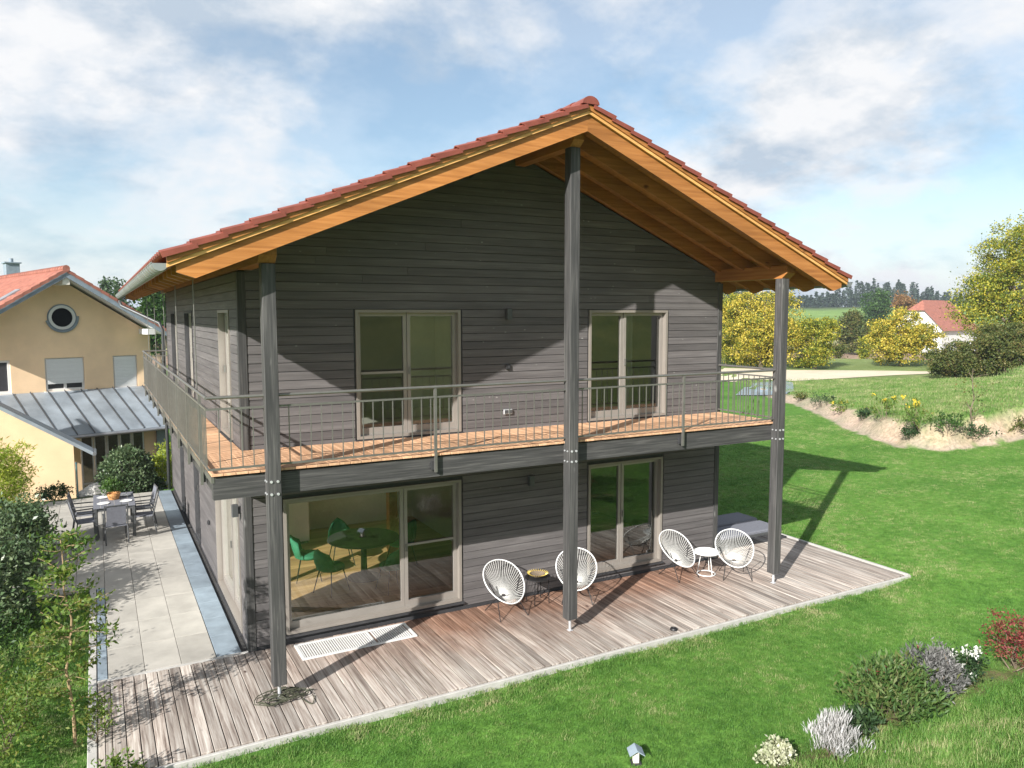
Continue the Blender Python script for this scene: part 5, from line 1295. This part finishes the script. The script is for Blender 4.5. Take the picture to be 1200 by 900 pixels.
velvet_chair('green velvet chair tucked under the indoor table facing the garden', (dx+0.25, dy-0.85, dz), math.radians(10))
velvet_chair('green velvet chair next to the wooden column indoors', (dx+0.85, dy+0.35, dz), math.radians(105))
t = thing('dining_table', 'round dark dining table behind the big window', 'table', (dx, dy, dz))
MB().lathe([(0.0, 0.72), (0.62, 0.72), (0.65, 0.735), (0.65, 0.75), (0.64, 0.757), (0.0, 0.757)], 40).build('tabletop', M['dark'], t)
MB().lathe([(0.30, 0.0), (0.30, 0.02), (0.06, 0.05), (0.05, 0.70), (0.2, 0.719)], 24).build('pedestal', M['black'], t)
MB().bbox(0, 0, 0, 0.18, 0.18, 2.49, 0.004).build('timber_column', M['larch_y'], label='orange timber column in the room behind the big window', cat='column', loc=(3.25, 3.1, 0.121))
c = thing('cabinet', 'white low cabinet against the wall behind the big window', 'cabinet', (1.5, 4.9, 0.121))
MB().bbox(-0.5, -0.3, 0.05, 0.5, 0.3, 0.95, 0.004).build('carcass', M['white'], c); MB().box(-0.48, -0.28, 0, 0.48, 0.28, 0.049).build('plinth', M['dark'], c)
for sx in (-1, 1): MB().box(sx*0.245-0.235, -0.318, 0.07, sx*0.245+0.235, -0.301, 0.93).build('door', M['white'], c)
# curtains
def curtain(label, x0, x1, y, z0, z1, axis='x'):
    n = 28; m = MB(); vs = []
    for z in (z0, z1):
        for i in range(n+1):
            a = x0+(x1-x0)*i/n; o = 0.03*math.sin(i*1.9)
            vs.append((a, y+o, z) if axis == 'x' else (y+o, a, z))
    k = n+1; m.add(vs, [(i, i+1, k+i+1, k+i) for i in range(n)])
    m2 = [(v[0], v[1]+0.004, v[2]) if axis == 'x' else (v[0]+0.004, v[1], v[2]) for v in vs]
    m.add(m2, [(k+i, k+i+1, i+1, i) for i in range(n)])
    m.build('curtain', M['curtain' if axis == 'y' else 'white'], label=label, cat='curtain')
curtain('white curtain inside the upper door beside the right post', 7.0, 7.25, 0.42, 2.9, 5.0); 
curtain('cream curtain inside the ground floor side door', 0.7, 1.1, 0.36, 0.13, 2.2, 'y')
curtain('cream curtain inside the upper side door', 0.95, 1.3, 0.36, 2.9, 5.0, 'y')
# ------------------------------------------------------------------ wall fittings
def wall_lamp(label, x, y, z, side='f'):
    t = thing('wall_lamp', label, 'lamp', (x, y, z), 0 if side == 'f' else -math.pi/2)
    MB().bbox(-0.045, -0.12, -0.09, 0.045, -0.032, 0.09, 0.006).build('housing', M['grey_metal'], t)
    MB().box(-0.03, -0.0315, -0.05, 0.03, -0.002, 0.05).build('mount', M['black'], t)
wall_lamp('small dark up-down wall lamp between the two balcony doors', 4.28, -0.028, 4.95)
wall_lamp('small dark up-down wall lamp under the balcony', 4.72, -0.028, 2.08)
wall_lamp('small dark wall lamp beside the ground floor side door', -0.028, 0.33, 2.05, 's')
t = thing('wall_switch', 'small black switch box on the upper wall under the lamp', 'switch', (4.30, -0.030, 4.06)); MB().bbox(-0.04, -0.03, -0.04, 0.04, 0.0, 0.04, 0.004).build('box', M['black'], t); MB().box(-0.025, -0.034, -0.025, 0.025, -0.0305, 0.025).build('rocker', M['dark'], t)
t = thing('wall_socket', 'double grey socket low on the upper wall', 'socket', (4.29, -0.030, 3.30)); MB().bbox(-0.08, -0.03, -0.04, 0.08, 0.0, 0.04, 0.004).build('plate', M['galv'], t)
for sx in (-1, 1): MB().box(sx*0.038-0.03, -0.038, -0.03, sx*0.038+0.03, -0.0305, 0.03).build('cover', M['grey_metal'], t)
t = thing('wall_socket', 'small dark socket on the side wall near the door', 'socket', (-0.030, 4.1, 0.95)); MB().bbox(-0.03, -0.04, -0.04, 0.0, 0.04, 0.04, 0.004).build('plate', M['dark'], t); MB().box(-0.038, -0.03, -0.03, -0.0305, 0.03, 0.03).build('cover', M['black'], t)
# ------------------------------------------------------------------ deck clutter
t = thing('floor_grate', 'pale metal foot grate on the deck below the big window', 'grate', (0.60, -0.70, -0.0005), 0)
g = MB(); GW, GD = 1.75, 0.56
g.box(0, 0, 0.002, GW, 0.04, 0.022).box(0, GD-0.04, 0.002, GW, GD, 0.022).box(0, 0.04, 0.002, 0.04, GD-0.04, 0.022).box(GW-0.04, 0.04, 0.002, GW, GD-0.04, 0.022).box(GW*0.62, 0.04, 0.002, GW*0.62+0.03, GD-0.04, 0.022)
g.build('frame', M['grate'], t)
for i in range(46):
    x = 0.05+i*(GW-0.1)/46
    if abs(x-GW*0.635) < 0.03: continue
    MB().box(x, 0.041, 0.003, x+0.016, GD-0.041, 0.018).build('bar', M['grate'], t)
def cable():
    rng = np.random.default_rng(6); pts = []
    for i in range(150):
        a = i*0.42; r = 0.13+0.075*math.sin(i*0.31)+0.03*rng.normal(); pts.append((r*math.cos(a)*1.5+0.02*rng.normal()+0.05*math.sin(i*0.05), r*math.sin(a)*0.85, 0.012+0.06*abs(math.sin(i*0.27))))
    for i in range(14): pts.append((0.22+0.012*i, -0.12-0.2*math.sin(i/13*math.pi), 0.012))
    MB().path(pts, 0.0065, 5).build('cable_coil', M['cable'], label='tangled dark cable coil lying round the foot of the left post', cat='cable', loc=(0.11, -1.68, 0.0))
cable()
t = thing('wall_puck', 'small black puck lying on the deck front edge', 'puck', (5.98, -2.40, 0.0)); MB().lathe([(0.0, 0.0), (0.055, 0.0), (0.06, 0.012), (0.05, 0.035), (0.0, 0.04)], 20).build('body', M['black'], t); MB().lathe([(0.0, 0.041), (0.018, 0.041), (0.016, 0.05), (0.0, 0.052)], 12).build('knob', M['dark'], t)
# lantern on the lawn
b = G(745, 893, -0.06)
t = thing('garden_lantern', 'grey house-shaped garden lantern on the lawn', 'lantern', (b[0], b[1], float(H(b[0], b[1]))), math.radians(-25))
MB().box(-0.055, -0.055, 0.0, 0.055, 0.055, 0.02).build('base', M['dark'], t); MB().bbox(-0.032, -0.032, 0.02, 0.032, 0.032, 0.13, 0.004).build('body', M['cream'], t)
m = MB(); o = 0.085
m.hexa([(-o,-o,0.125),(0,-o,0.178),(0,o,0.178),(-o,o,0.125),(-o,-o,0.135),(0,-o,0.19),(0,o,0.19),(-o,o,0.135)]); m.hexa([(0,-o,0.178),(o,-o,0.125),(o,o,0.125),(0,o,0.178),(0,-o,0.19),(o,-o,0.135),(o,o,0.135),(0,o,0.19)])
m.build('roof', M['bluestone'], t)
# ------------------------------------------------------------------ thin air haze over the fields
def haze():
    m = bpy.data.materials.new('haze'); m.use_nodes = True; nt = m.node_tree; nt.nodes.clear()
    v = nt.nodes.new('ShaderNodeVolumePrincipled'); v.inputs['Color'].default_value = (0.80, 0.88, 1.0, 1); v.inputs['Density'].default_value = 0.0004; v.inputs['Anisotropy'].default_value = 0.2
    out = nt.nodes.new('ShaderNodeOutputMaterial'); link(nt, v.outputs[0], out.inputs['Volume'])
    MB().box(-2000, -2000, -8, 2400, 2400, 46).build('haze', m, label='thin pale air haze over the fields', cat='haze', kind='stuff')
haze()
